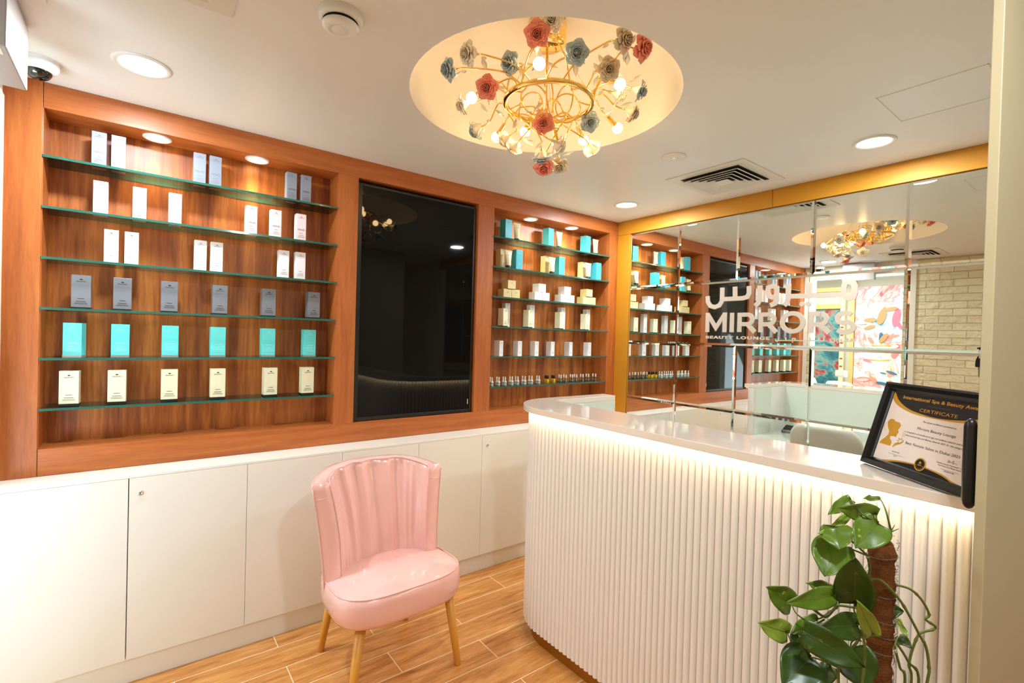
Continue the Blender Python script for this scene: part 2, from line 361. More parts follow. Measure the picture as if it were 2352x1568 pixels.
CH= {'p1': (-2.086, -1.401, 2.55), 'p2': (-2.122, -1.148, 2.45), 'p3': (-1.843, -1.16, 2.39), 'p4': (-1.801, -1.642, 2.5), 'p5': (-1.758, -1.073, 2.24), 'b1': (-2.277, -1.108, 2.48), 'b2': (-1.961, -1.472, 2.5), 'w1': (-1.794, -1.474, 2.5), 'b3': (-1.65, -1.244, 2.42), 'b4': (-1.975, -0.832, 2.42), 'b5': (-1.567, -1.448, 2.5), 'b6': (-1.772, -1.075, 2.27), 'w2': (-2.088, -1.235, 2.52), 'w3': (-2.258, -1.213, 2.5), 'w4': (-1.849, -1.598, 2.53), 'w5': (-2.048, -1.431, 2.6), 'w6': (-1.52, -1.371, 2.45), 'w7': (-2.12, -0.953, 2.45), 'w8': (-1.645, -1.049, 2.28), 'w9': (-1.867, -0.918, 2.38), 'w10': (-1.834, -0.939, 2.35), 'w11': (-1.482, -1.108, 2.38), 'w12': (-1.601, -1.368, 2.5), 'w13': (-1.767, -1.19, 2.3), 'L1': (-2.016, -1.333, 2.5), 'L2': (-2.099, -1.007, 2.47), 'L3': (-1.679, -1.426, 2.5), 'L4': (-1.8, -0.985, 2.42), 'L5': (-1.502, -1.266, 2.43), 'L6': (-1.537, -1.092, 2.42), 'L7': (-1.863, -0.851, 2.42), 'L8': (-1.668, -1.057, 2.38)}
AR= [[(-0.822, 1.819), (-0.826, 1.778), (-0.845, 1.75), (-0.877, 1.74), (-0.911, 1.751), (-0.929, 1.779), (-0.929, 1.872)], [(-0.932, 1.793), (-0.998, 1.793), (-1.073, 1.793), (-1.103, 1.8), (-1.114, 1.823), (-1.113, 1.871)], [(-1.018, 1.873), (-1.021, 1.794)], [(-1.183, 1.87), (-1.185, 1.784), (-1.176, 1.757), (-1.157, 1.74)], [(-1.289, 1.813), (-1.281, 1.792), (-1.262, 1.791), (-1.243, 1.799), (-1.234, 1.824), (-1.236, 1.853), (-1.26, 1.86), (-1.287, 1.859), (-1.29, 1.775), (-1.28, 1.751), (-1.252, 1.74)], [(-1.357, 1.869), (-1.357, 1.776), (-1.35, 1.751), (-1.336, 1.737)], [(-1.359, 1.792), (-1.452, 1.79), (-1.65, 1.789)], [(-1.473, 1.867), (-1.474, 1.79)], [(-1.679, 1.86), (-1.66, 1.853), (-1.654, 1.827), (-1.655, 1.794), (-1.664, 1.774), (-1.684, 1.766), (-1.702, 1.772), (-1.708, 1.793), (-1.707, 1.83), (-1.699, 1.85), (-1.679, 1.86)]]
DOT= [(-1.438, 1.742), (-1.472, 1.741)]
ARs= [[(-1.29, 1.527), (-1.294, 1.517), (-1.306, 1.517), (-1.31, 1.538)], [(-1.309, 1.52), (-1.46, 1.523), (-1.562, 1.525), (-1.561, 1.543)], [(-1.351, 1.539), (-1.352, 1.521)], [(-1.39, 1.522), (-1.392, 1.535), (-1.404, 1.535), (-1.406, 1.523)], [(-1.487, 1.542), (-1.488, 1.523)], [(-1.536, 1.543), (-1.536, 1.524)], [(-1.594, 1.536), (-1.596, 1.521), (-1.608, 1.514), (-1.618, 1.523), (-1.619, 1.539)], [(-1.637, 1.525), (-1.627, 1.524), (-1.627, 1.535), (-1.636, 1.535), (-1.637, 1.522), (-1.63, 1.513)], [(-1.649, 1.537), (-1.649, 1.523), (-1.68, 1.525), (-1.718, 1.527)], [(-1.679, 1.54), (-1.68, 1.525)], [(-1.698, 1.527), (-1.702, 1.537), (-1.715, 1.537), (-1.719, 1.527)]]
MIR={'M': [(-0.814, 1.702), (-0.967, 1.568)], 'I': [(-0.985, 1.699), (-1.023, 1.568)], 'R1': [(-1.043, 1.698), (-1.174, 1.57)], 'R2': [(-1.182, 1.697), (-1.309, 1.57)], 'O': [(-1.314, 1.701), (-1.46, 1.564)], 'R3': [(-1.477, 1.695), (-1.603, 1.569)], 'S': [(-1.611, 1.698), (-1.721, 1.562)]}
BL=[(-0.817, 1.543), (-0.818, 1.522), (-1.253, 1.537), (-1.254, 1.522)]
SIL= [(0.0481, 0.1407), (0.0417, 0.1341), (0.0422, 0.1255), (0.0485, 0.1143), (0.0561, 0.106), (0.0566, 0.0974), (0.0497, 0.0861), (0.0396, 0.0764), (0.0352, 0.0667), (0.0755, 0.0672), (0.077, 0.0739), (0.0742, 0.0805), (0.0656, 0.0864), (0.0664, 0.0939), (0.0778, 0.0954), (0.0851, 0.0943), (0.0844, 0.1002), (0.0882, 0.1096), (0.0838, 0.1145), (0.0866, 0.1218), (0.0887, 0.1282), (0.0821, 0.1349), (0.0728, 0.1361), (0.066, 0.1358), (0.0602, 0.1411)]
HAND= [(0.0827, 0.066), (0.0871, 0.0767), (0.0967, 0.082), (0.1026, 0.0817), (0.1125, 0.0892), (0.1145, 0.0877), (0.1077, 0.0798), (0.0967, 0.0748), (0.0896, 0.0708), (0.0869, 0.0665)]
LOTUS= [(0.098, 0.0823), (0.0917, 0.0869), (0.0975, 0.087), (0.0954, 0.0937), (0.1019, 0.0904), (0.1046, 0.095), (0.1081, 0.0894), (0.1129, 0.0916), (0.1099, 0.085)]
LEAF= [([-1.88, -2.371, 1.17], [-1.945, -2.36, 1.18], 0.016), ([-1.924, -2.376, 1.145], [-2.021, -2.34, 1.167], 0.041), ([-1.909, -2.325, 1.162], [-1.981, -2.308, 1.137], 0.026), ([-1.965, -2.345, 1.145], [-2.05, -2.318, 1.113], 0.016), ([-2.025, -2.337, 1.129], [-2.051, -2.355, 1.094], 0.057), ([-1.968, -2.393, 1.142], [-2.038, -2.377, 1.103], 0.061), ([-2.013, -2.334, 1.091], [-2.064, -2.334, 1.036], 0.073), ([-2.028, -2.375, 0.988], [-2.063, -2.384, 1.093], 0.068), ([-1.986, -2.331, 0.977], [-2.069, -2.305, 1.012], 0.033), ([-2.048, -2.347, 0.999], [-2.155, -2.303, 0.996], 0.039), ([-2.04, -2.265, 0.941], [-2.115, -2.246, 0.991], 0.053), ([-2.068, -2.27, 0.892], [-2.147, -2.247, 0.927], 0.045), ([-2.028, -2.312, 0.928], [-2.106, -2.291, 0.913], 0.03), ([-2.009, -2.377, 0.941], [-2.105, -2.342, 0.95], 0.048), ([-2.007, -2.403, 0.933], [-2.069, -2.393, 1.014], 0.033), ([-1.892, -2.366, 0.932], [-1.874, -2.417, 0.944], 0.047), ([-2.128, -2.324, 0.942], [-2.066, -2.409, 0.894], 0.054), ([-2.084, -2.321, 0.874], [-2.158, -2.302, 0.833], 0.078), ([-1.962, -2.351, 0.866], [-1.972, -2.382, 0.797], 0.077), ([-1.833, -2.399, 0.866], [-1.846, -2.427, 0.861], 0.023), ([-1.994, -2.327, 0.824], [-2.048, -2.324, 0.8], 0.036), ([-2.017, -2.271, 0.87], [-2.037, -2.294, 0.837], 0.039), ([-1.833, -2.398, 0.905], [-1.854, -2.421, 0.882], 0.013)]
VINES= [[[-1.965, -2.384, 1.024], [-1.95, -2.395, 1.022], [-1.929, -2.412, 0.998], [-1.911, -2.426, 0.97], [-1.885, -2.447, 0.912], [-1.874, -2.455, 0.889], [-1.869, -2.46, 0.846], [-1.873, -2.457, 0.801]], [[-1.865, -2.398, 0.99], [-1.838, -2.418, 0.981], [-1.818, -2.434, 0.958], [-1.805, -2.444, 0.928], [-1.811, -2.44, 0.917], [-1.795, -2.453, 0.903], [-1.799, -2.449, 0.895], [-1.821, -2.433, 0.886], [-1.832, -2.425, 0.855], [-1.838, -2.421, 0.818], [-1.835, -2.424, 0.765]], [[-1.888, -2.407, 0.882], [-1.865, -2.425, 0.839], [-1.847, -2.44, 0.78]], [[-1.886, -2.409, 0.858], [-1.878, -2.415, 0.825], [-1.87, -2.422, 0.779]], [[-1.984, -2.382, 1.073], [-1.98, -2.385, 1.047], [-1.987, -2.38, 1.015], [-1.991, -2.378, 0.968], [-1.992, -2.377, 0.928], [-1.998, -2.373, 0.901], [-2.023, -2.355, 0.861], [-2.026, -2.353, 0.803]], [[-1.991, -2.378, 0.968], [-2.029, -2.349, 0.974], [-2.037, -2.343, 0.966], [-2.051, -2.332, 0.95], [-2.075, -2.314, 0.97]], [[-2.004, -2.381, 0.934], [-1.997, -2.387, 0.887], [-2.002, -2.384, 0.811]]]
PET= [[[-1.953, -2.391, 1.189], [-1.944, -2.398, 1.166], [-1.935, -2.406, 1.123]], [[-1.96, -2.386, 1.156], [-1.956, -2.389, 1.138], [-1.948, -2.396, 1.115]], [[-2.0, -2.355, 1.182], [-1.984, -2.368, 1.159], [-1.959, -2.388, 1.141]], [[-2.0, -2.356, 1.156], [-1.988, -2.365, 1.139], [-1.969, -2.38, 1.122]], [[-2.025, -2.337, 1.129], [-1.998, -2.358, 1.1], [-1.971, -2.379, 1.071]], [[-1.956, -2.389, 1.138], [-1.944, -2.399, 1.128], [-1.935, -2.406, 1.121]], [[-2.024, -2.338, 1.095], [-1.998, -2.358, 1.084], [-1.971, -2.379, 1.071]], [[-1.992, -2.364, 0.972], [-1.992, -2.365, 0.956], [-1.98, -2.374, 0.941]], [[-2.021, -2.342, 0.993], [-2.015, -2.346, 0.979], [-2.021, -2.342, 0.961]], [[-2.025, -2.339, 0.989], [-2.021, -2.342, 0.971], [-2.025, -2.339, 0.958]], [[-2.093, -2.287, 0.967], [-2.085, -2.294, 0.948], [-2.059, -2.314, 0.93], [-2.04, -2.328, 0.939]], [[-2.1, -2.283, 0.91], [-2.092, -2.289, 0.892], [-2.067, -2.309, 0.879], [-2.028, -2.338, 0.854]], [[-2.051, -2.32, 0.94], [-2.042, -2.326, 0.944], [-2.03, -2.336, 0.958]], [[-1.986, -2.37, 0.93], [-1.987, -2.369, 0.914], [-1.98, -2.374, 0.896]], [[-1.959, -2.39, 0.91], [-1.974, -2.379, 0.902], [-1.991, -2.366, 0.911]], [[-1.964, -2.386, 0.964], [-1.973, -2.379, 0.973], [-1.979, -2.374, 0.962]], [[-2.073, -2.303, 0.912], [-2.058, -2.315, 0.885], [-2.015, -2.348, 0.849]], [[-2.062, -2.312, 0.861], [-2.045, -2.325, 0.856], [-2.015, -2.348, 0.841]], [[-1.997, -2.362, 0.884], [-1.995, -2.363, 0.895], [-1.986, -2.369, 0.901]], [[-1.92, -2.42, 0.908], [-1.924, -2.417, 0.895], [-1.925, -2.417, 0.884]], [[-2.028, -2.339, 0.843], [-2.021, -2.344, 0.833], [-2.015, -2.349, 0.812]], [[-2.082, -2.297, 0.905], [-2.067, -2.309, 0.882], [-2.028, -2.338, 0.854]], [[-1.921, -2.419, 0.944], [-1.924, -2.417, 0.94], [-1.926, -2.415, 0.929]]]
POLE= [[-1.911, -2.386, 1.105], [-1.912, -2.387, 1.029], [-1.909, -2.39, 0.953], [-1.909, -2.391, 0.879], [-1.907, -2.394, 0.792]]

# ================================================================ SETTING
mb=MB(); mb.box(-3.66,.3,-5.0,.3,-.06,0); structure(mb.build('floor', M['floor']))
mb=MB(); mb.box(-6.4,-3.661,-2.3,2.6,-.06,-.0005); structure(mb.build('floor_salon', M['wall']))
# ceiling with the round recess
RC=Vector((-1.85,-1.17)); RCR=.545; RTOP=2.80
mb=MB(); N=64; X0,X1,Y0,Y1=-3.72,.3,-5.0,.3
sq=[]
for i in range(N):
    a=2*pi*i/N; dx,dy=cos(a),sin(a); t=min([((X1 if dx>0 else X0)-RC.x)/dx if abs(dx)>1e-9 else 1e9, ((Y1 if dy>0 else Y0)-RC.y)/dy if abs(dy)>1e-9 else 1e9])
    sq.append((RC.x+dx*t, RC.y+dy*t))
corners=[(X0,Y0),(X1,Y0),(X1,Y1),(X0,Y1)]
ci=[(RC.x+RCR*cos(2*pi*i/N), RC.y+RCR*sin(2*pi*i/N)) for i in range(N)]
vs=[(x,y,H) for x,y in ci]+[(x,y,H) for x,y in sq]; fs=[(i,(i+1)%N,N+(i+1)%N,N+i) for i in range(N)]
mb.add(vs,fs)
for c in corners:                          # fill the four corner triangles
    ang=atan2(c[1]-RC.y,c[0]-RC.x)%(2*pi); i=int(ang/(2*pi)*N)
    mb.add([(*sq[i],H),(*sq[(i+1)%N],H),(*c,H)],[(0,1,2)])
prof=[(RCR,H),(RCR,H+.12),(RCR-.03,H+.22),(RCR-.10,H+.295),(RCR-.2,RTOP),(.001,RTOP)]
mb.lathe(prof,(RC.x,RC.y,0),64,cap=False)
mb.box(X0,X1,Y0,Y1,2.9,2.95)
structure(mb.build('ceiling', M['ceiling']))
# walls
mb=MB(); mb.box(-3.72,.3,.20,.30,0,2.95); structure(mb.build('wall_back', M['wall']))
mb=MB(); mb.box(.012,.12,-5.0,.2,0,2.9); structure(mb.build('wall_right', M['wall']))
mb=MB(); mb.box(-3.72,.12,-5.1,-5.0,0,2.9); structure(mb.build('wall_rear', M['wall']))
# left wall: brick beyond the doorway, lintel, jambs
mb=MB(); mb.box(-3.72,-3.60,-5.0,-1.13,0,H); structure(mb.build('wall_left', M['brick']))
mb=MB(); mb.box(-3.72,-3.60,-1.13,.2,2.36,H+.4); mb.box(-3.72,-3.60,-.09,.2,0,2.36); structure(mb.build('wall_left_lintel', M['wall']))
mb=MB(); mb.box(-3.73,-3.585,-1.135,-1.06,0,2.36); mb.box(-3.73,-3.585,-1.06,-.09,2.335,2.362); mb.box(-3.73,-3.585,-.092,-.062,0,2.36); structure(mb.build('trim_1', M['wall'], bevel=.003))
# adjoining salon
mb=MB(); mb.box(-6.35,-6.256,-2.2,2.5,0,2.7); structure(mb.build('wall_salon_far', M['wall']))
mb=MB(); mb.box(-6.3,-3.6,2.4,2.5,0,2.7); mb.box(-6.3,-3.72,-2.2,-2.1,0,2.7); mb.box(-3.70,-3.62,.3,2.4,0,2.7); structure(mb.build('wall_salon_side', M['wall']))
mb=MB(); mb.box(-6.35,-3.72,-2.2,2.5,2.6,2.7); structure(mb.build('ceiling_salon', M['ceiling']))

# access panel lines in the ceiling
mb=MB(); x0,x1,y0,y1=-.892,-.577,-2.36,-2.04; t=.003
for a in ((x0,x1,y1-t,y1),(x0,x1,y0,y0+t),(x0,x0+t,y0,y1),(x1-t,x1,y0,y1)): mb.box(*a,H-.0016,H+.001)
structure(mb.build('trim_2', M['grille']))

# ================================================================ WALL SHELVING (cherry)
u=thing('wall_shelving_unit','reddish cherry wood built-in wall unit with two lit niches around the black screen','shelving')
FB=.879; NT_,NB_=2.366,.989
def part(name,mat,parent,*boxes,bevel=.0012,label=None):
    m=MB()
    for b in boxes: m.box(*b)
    o=m.build(name,mat,parent,bevel=bevel)
    if label: o['label']=label
    return o
part('side_stile',M['wood_v'],u,(-3.60,-3.487,-.004,.16,FB,H-.001))
part('top_rail',M['wood_h'],u,(-3.486,-.001,0,.16,NT_,H-.001))
part('bottom_rail',M['wood_h'],u,(-3.486,-.001,0,.16,FB,NB_))
part('divider',M['wood_v'],u,(-2.312,-2.200,.0005,.165,NB_,NT_))
part('divider',M['wood_v'],u,(-1.396,-1.269,.0005,.165,NB_,NT_))
part('side_stile',M['wood_v'],u,(-.111,-.001,.0005,.165,NB_,NT_))
part('back_panel',M['wood_back'],u,(-3.50,-2.30,.16,.19,FB,H-.001),bevel=0)
part('back_panel',M['wood_back'],u,(-1.30,-.001,.16,.19,FB,H-.001),bevel=0)
part('side_lining',M['wood_v'],u,(-3.49,-3.484,.0006,.16,NB_,NT_))
part('screen_recess',M['gapshade'],u,(-2.21,-1.38,.14,.19,NB_,NT_),bevel=0)  # near-black backing paints the shadow gap around the screen

# base cabinets under it
YD,YK,ZK=-.166,-.146,.1075
led=thing('cabinet_ledge','narrow white ledge running under the cherry wall unit on the cabinets','ledge')
part('ledge_board',M['white'],led,(-3.595,-1.8375,YD,0,FB-.012,FB-.0005)); part('ledge_board',M['white'],led,(-1.8365,-.003,YD,0,FB-.012,FB-.0005))
seams=[-3.595,-3.19,-2.752,-2.31,-1.87,-1.43,-.99,-.55,-.003]
CL=['white base cabinet at the doorway end with a wide left door','white base cabinet directly behind the pink chair','white base cabinet between the pink chair and the reception desk','white base cabinet in the corner behind the reception desk']
for k in range(4):
    a,b,c=seams[2*k],seams[2*k+1],seams[2*k+2]
    cb=thing('base_cabinet',CL[k],'cabinet',group='white base cabinets')
    part('body',M['white'],cb,(a+.001,c-.001,YD+.022,.19,ZK-.008,FB-.0125),bevel=0)
    part('kick_board',M['white'],cb,(a,c,YK,YK+.018,0,ZK-.008),bevel=0)
    g1,g2=(.0008,.0018) if k==0 else (.0008,.0008)
    part('door',M['white'],cb,(a+g1,b-g2,YD,YD+.02,ZK,FB-.0128),bevel=.0008)
    d2=part('door',M['white'],cb,(b+g2,c-g1,YD,YD+.02,ZK,FB-.0128),bevel=.0008)
    m=MB(); T=Matrix.Rotation(pi/2,4,'X'); m.lathe([(.0095,0),(.0095,.003),(.0075,.0045),(.005,.0045),(.004,.0025),(.001,.0025)],(b+.040,YD,.80),20,T=T)
    m.box(b+.0395,b+.0405,YD-.0035,YD-.002,.797,.803)
    lk=m.build('cylinder_lock',M['chrome'],d2)

# glass shelves
SHZ=[2.178,1.974,1.770,1.565,1.360,1.154]
ORD=['top','second','third','fourth','fifth','lowest']
def glass_shelf(x0,x1,z,label,grp):
    t=thing('glass_shelf',label,'shelf',(0,0,0),grp)
    m=MB(); m.box(x0,x1,-.006,.158,z-.010,z,0); o=m.build('pane',[M['glass'],M['glassedge']],t)
    for p in o.data.polygons:
        if abs(p.normal.z)<.5: p.material_index=1
for i,z in enumerate(SHZ):
    glass_shelf(-3.4865,-2.3105,z,'green-edged glass shelf, %s of the six in the large niche beside the doorway'%ORD[i],'glass shelves of the large niche')
for i,z in enumerate(SHZ):
    glass_shelf(-1.271,-.1095,z,'green-edged glass shelf, %s of the six in the small niche near the mirrors'%ORD[i],'glass shelves of the small niche')

# niche spots
for x,l in ((-3.113,'round niche spot at the doorway end'),(-2.700,'round spot in the large niche at the black screen end'),(-.893,'round spot in the small niche at the black screen end'),(-.477,'round niche spot at the mirror end')):
    t=thing('niche_spotlight',l+', glowing warm','light',(x,.075,NT_-.0005),'niche spotlights')
    m=MB(); m.lathe([(.056,0),(.056,-.004),(.050,-.0075),(.043,-.006),(.042,-.001)],n=32,cap=False); m.build('trim_ring',M['trimwhite'],t)
    m=MB(); m.lathe([(.042,-.002),(.001,-.002)],n=32,cap=False); m.build('lens',M['lampwarm'],t)
    a=area('niche_spot_light',(0,0,-.009),.075,P_SPOT,(1,.84,.6),spread=radians(84)); a.parent=t; a.name='niche_spot_beam'

# ================================================================ TV
t=thing('wall_screen','large black portrait screen set into the cherry wall unit','screen')
TX0,TX1,TZ0,TZ1=-2.198,-1.409,.992,2.345
part('casing',M['black'],t,(TX0,TX1,.026,.10,TZ0,TZ1),bevel=.004)
part('bezel',M['black'],t,(TX0,TX0+.027,.018,.026,TZ0,TZ1),(TX1-.012,TX1,.018,.026,TZ0,TZ1),(TX0+.027,TX1-.012,.018,.026,TZ0,TZ0+.02),(TX0+.027,TX1-.012,.018,.026,TZ1-.014,TZ1),bevel=.001)
part('display_glass',M['screen'],t,(TX0+.027,TX1-.012,.021,.0265,TZ0+.02,TZ1-.014),bevel=0)
m=MB(); m.box(TX1-.024,TX1-.020,.0195,.0212,1.045,1.078); m.build('maker_mark',M['trimwhite'],t)

# ================================================================ products
def box_mats(body, base, inkm): return [body, base, inkm]
PB=dict(
 silver=(pm('carton_grey_blue',(142,150,164),.45),pm('c1',(190,194,200),.45),M['inkgrey']),
 pinkw=(pm('carton_pinkish_white',(246,226,228),.45),None,M['inkgrey']),
 white=(pm('carton_white',(244,238,240),.45),None,M['inkgrey']),
 grey=(pm('carton_metal_grey',(136,138,146),.3,.35),M['inkblack'],M['inkblack']),
 turq=(pm('carton_turquoise',(100,218,216),.45),pm('carton_silver_foot',(176,176,170),.3,.5),pm('pale_print',(176,226,224),.5)),
 cream=(pm('carton_cream',(240,234,200),.45),M['inkblack'],M['inkblack']),
 blue=(pm('carton_sky_blue',(70,186,206),.45),pm('c2',(200,200,195),.3,.4),pm('pale_print2',(150,216,226),.5)),
 cream2=(pm('carton_sand',(226,206,150),.45),M['inkblack'],M['inkgrey']))
_pc={}
def carton(kind,wd,dp,ht,word=None,foot=True,mark=True):
    """mesh data of a carton and its print, origin at the bottom centre, front faces -Y"""
    key=(kind,round(wd,3),round(dp,3),round(ht,3),word,foot)
    if key in _pc: return _pc[key]
    body,base,ink=PB[kind]
    b=MB(); b.box(-wd/2,wd/2,-dp/2,dp/2,0,ht,0)
    o=b.build('carton',body,bevel=.0008)
    pr=MB(); yf=-dp/2-.0004; O=Vector((0,yf,0)); X=Vector((1,0,0)); Y=Vector((0,0,1)); Nn=Vector((0,-1,0))
    s=min(wd/.064, ht/.145 if ht>.1 else .75)
    zc=ht-.022*s if ht>.1 else ht*.68
    for k in range(5):                                         # fan-shaped crest
        a=radians(30+30*k); r=.0055*s
        pr.prism([(0,0),(r*cos(a-.2),r*sin(a-.2)),(r*1.15*cos(a),r*1.15*sin(a)),(r*cos(a+.2),r*sin(a+.2))],O+Y*zc,X,Y,Nn,0,.0003)
    pr.build('printed_crest',ink,o,fix=False); pr=MB()
    put_text(pr,text('alessandro',.0078*s),O+Y*(zc-.0075*s),X,Y,Nn,.0003)
    pr.build('printed_brand',ink,o,fix=False); pr=MB()
    if word:
        put_text(pr,text(word,.018*s if word=='HAND' else .0085*s,0 if word=='HAND' else .4,0 if word=='HAND' else .0003),O+Y*(ht*.40),X,Y,Nn,.0003,fit=wd*.72 if word=='HAND' else wd*.55)
    if word: pr.build('printed_word',ink,o,fix=False)
    pr=MB()
    if ht>.1:
        for q,(wl,zz) in enumerate(((.34,.30),(.5,.22),(.62,.18),(.66,.15))):
            pr.box(-wd*wl/2,wd*wl/2,yf-.0003,yf,ht*zz,ht*zz+(.0018 if q<2 else .0009)*s)
        pr.build('printed_small_text',ink,o,fix=False)
    if foot and base:
        f=MB(); e=.0005; f.box(-wd/2-e,wd/2+e,-dp/2-e,dp/2+e,0,ht*.055,0); f.build('foot_band',base,o)
    _pc[key]=o; o['used']=0; return o
def put_carton(name,label,group,x,y,z,*a,rot=0,cat='box',**k):
    p=carton(*a,**k)
    if p['used']==0: o=p; p['used']=1
    else: o=copy_tree(p)
    if 'used' in o: pass
    o.name=name; o.location=(x,y,z); o.rotation_euler=(0,0,rot)
    for c in o.children: 
        if c.name.startswith('printed'): pass
    return tag(o,label,cat,group)
NTH=['first','second','third','fourth','fifth','sixth']
R3=[('left','first'),('right','first'),('left','middle'),('right','middle'),('left','last'),('right','last')]
spec=[('silver','hand_cream_box','grey-blue hand cream box','HAND'),('pinkw','hand_cream_box','pale pink hand cream box','HAND'),('white','hand_cream_box','tall plain white cosmetic box',None),
      ('grey','cosmetic_box','dark metallic grey cosmetic box',None),('turq','foot_cream_box','turquoise foot cream box','pedix feet'),('cream','cosmetic_box','cream black-footed cosmetic box',None)]
PAIRS=[0,2]
rots=[[0,.02,-.02,.03,.05,.06],[0,.02,0,.08,.06,.05],[.02,-.02,0,.03,.05,.06],[-.03,0,.02,.04,.05,.08],[-.28,0,0,.02,.06,.08],[-.08,-.05,0,0,.07,.08]]
for r,row in enumerate(LEFT):
    kind,nm,desc,word=spec[r]
    for c,(xa,xb,ht) in enumerate(row):
        wd=.050 if r<3 else .064
        lab='%s, %s shelf of the large niche, %s from the doorway'%(desc,ORD[r],NTH[c])
        put_carton(nm,lab,'%ses on the %s shelf of the large niche'%(desc,ORD[r]),(xa+xb)/2,.055+.022,SHZ[r],kind,wd,.044 if r>2 else .040,[.154,.148,.148,.145,.145,.147][r],word,foot=r>2,rot=rots[r][c])
# small niche
G3=['screen end','middle','mirror end']
def tube(name,label,group,x,y,z,ht):
    o=thing(name,label,'tube',(x,y,z),group)
    prof=[]
    m=MB(); n=20; P=[]
    for i in range(8):
        t=i/7; zz=.022+(ht-.030)*t; rx=.020+.012*t; ry=.020*(1-t)+.0015*t
        P.append([Vector((rx*cos(2*pi*k/n),ry*sin(2*pi*k/n),zz)) for k in range(n)]+[Vector((rx,0,zz))])
    m.grid(P); m.build('tube_body',M['tube'],o)
    m=MB(); m.box(-.033,.033,-.002,.002,ht-.010,ht); m.build('crimped_end',M['tube'],o,bevel=.0006)
    m=MB(); m.lathe([(.019,0),(.0195,.003),(.0195,.020),(.018,.022)],n=24); m.build('cap',M['inkblack'],o)
    m=MB(); yf=-.0215
    put_text(m,text('alessandro',.008),(0,-.0125,ht*.72),(1,0,0),(0,-.25,.97)); m.build('printed_marks',M['inkgrey'],o,fix=False)
M['tube']=pm('cream_tube',(226,212,170),.3,coat=.4)
for c in range(3):
    xa,xb,h_=RB1[c]; put_carton('cosmetic_box','sky blue cosmetic box on the top shelf of the small niche, '+G3[c],'sky blue boxes on the top shelf of the small niche',(xa+xb)/2+.005,.085,SHZ[0],'blue',.062,.06,.145,rot=.10+.05*c)
    xa,xb,h_=RT1[c]; tube('cream_tube','cream squeeze tube on the top shelf of the small niche, '+G3[c],'cream tubes on the top shelf of the small niche',(xa+xb)/2,.07,SHZ[0],.134)
    xa,xb,h_=RT2[c]; tube('cream_tube','cream squeeze tube on the second shelf of the small niche, '+G3[c],'cream tubes on the second shelf of the small niche',(xa+xb)/2+.006,.045,SHZ[1],.130)
    xa,xb,h_=RC2[c]; put_carton('cosmetic_box','sand box behind a tube on the second shelf of the small niche, '+G3[c],'sand coloured boxes on the second shelf of the small niche',(xa+xb)/2-.012,.110,SHZ[1],'cream2',.080,.05,.142,foot=False,rot=.1)
    xa,xb,h_=RB2[c]; put_carton('cosmetic_box','sky blue cosmetic box on the second shelf of the small niche, '+G3[c],'sky blue boxes on the second shelf of the small niche',(xa+xb)/2+.008,.07,SHZ[1],'blue',.062,.06,.145,rot=.06)
STK=['first from the screen','second from the screen','third from the screen','fourth from the screen']
for c in range(4):
    k='cream2' if c in (0,3) else 'white'; ds='sand coloured jar box' if c in (0,3) else 'white jar box'
    g='small jar boxes stacked on the third shelf of the small niche'
    for nm,dat,z,pos in (('jar_box',S3bl[c],0,'lower screen-side'),('jar_box',S3br[c],0,'lower mirror-side'),('jar_box',S3top[c],.0635,'upper')):
        xa,xb,h_=dat; x=(xa+xb)/2
        xl=(S3bl[c][0]+S3br[c][1])/2; x={'lower screen-side':xl-.037,'lower mirror-side':xl+.037,'upper':xl-.004}[pos]
        put_carton(nm,'%s, %s one of its stack, the stack %s'%(ds,pos,STK[c]),g,x,.085 if pos!='upper' else .083,SHZ[2]+z,k,.071,.071,.0633,foot=c in (0,3),rot=.0 if pos!='upper' else .03)
for c in range(4):
    xa,xb,h_=R4w[c]; put_carton('serum_box','tall slim white serum box in the small niche, %s'%STK[c],'slim white serum boxes on the fourth shelf',(xa+xb)/2+.004,.115,SHZ[3],'white',.046,.04,.172,foot=False,rot=.06)
    xa,xb,h_=R4c[c]; put_carton('serum_box','short cream box before a tall white serum box, %s'%STK[c],'short cream boxes on the fourth shelf',(xa+xb)/2,.06,SHZ[3],'cream',.048,.05,.130,rot=.22)
for c in range(6):
    xa,xb,h_=R5[c]; put_carton('small_box','small white box on the fifth shelf of the small niche, %s from the screen'%NTH[c],'small white boxes on the fifth shelf of the small niche',(xa+xb)/2,.08,SHZ[4],'white',.044,.048,.107,foot=False,rot=.30 if c==0 else .18)
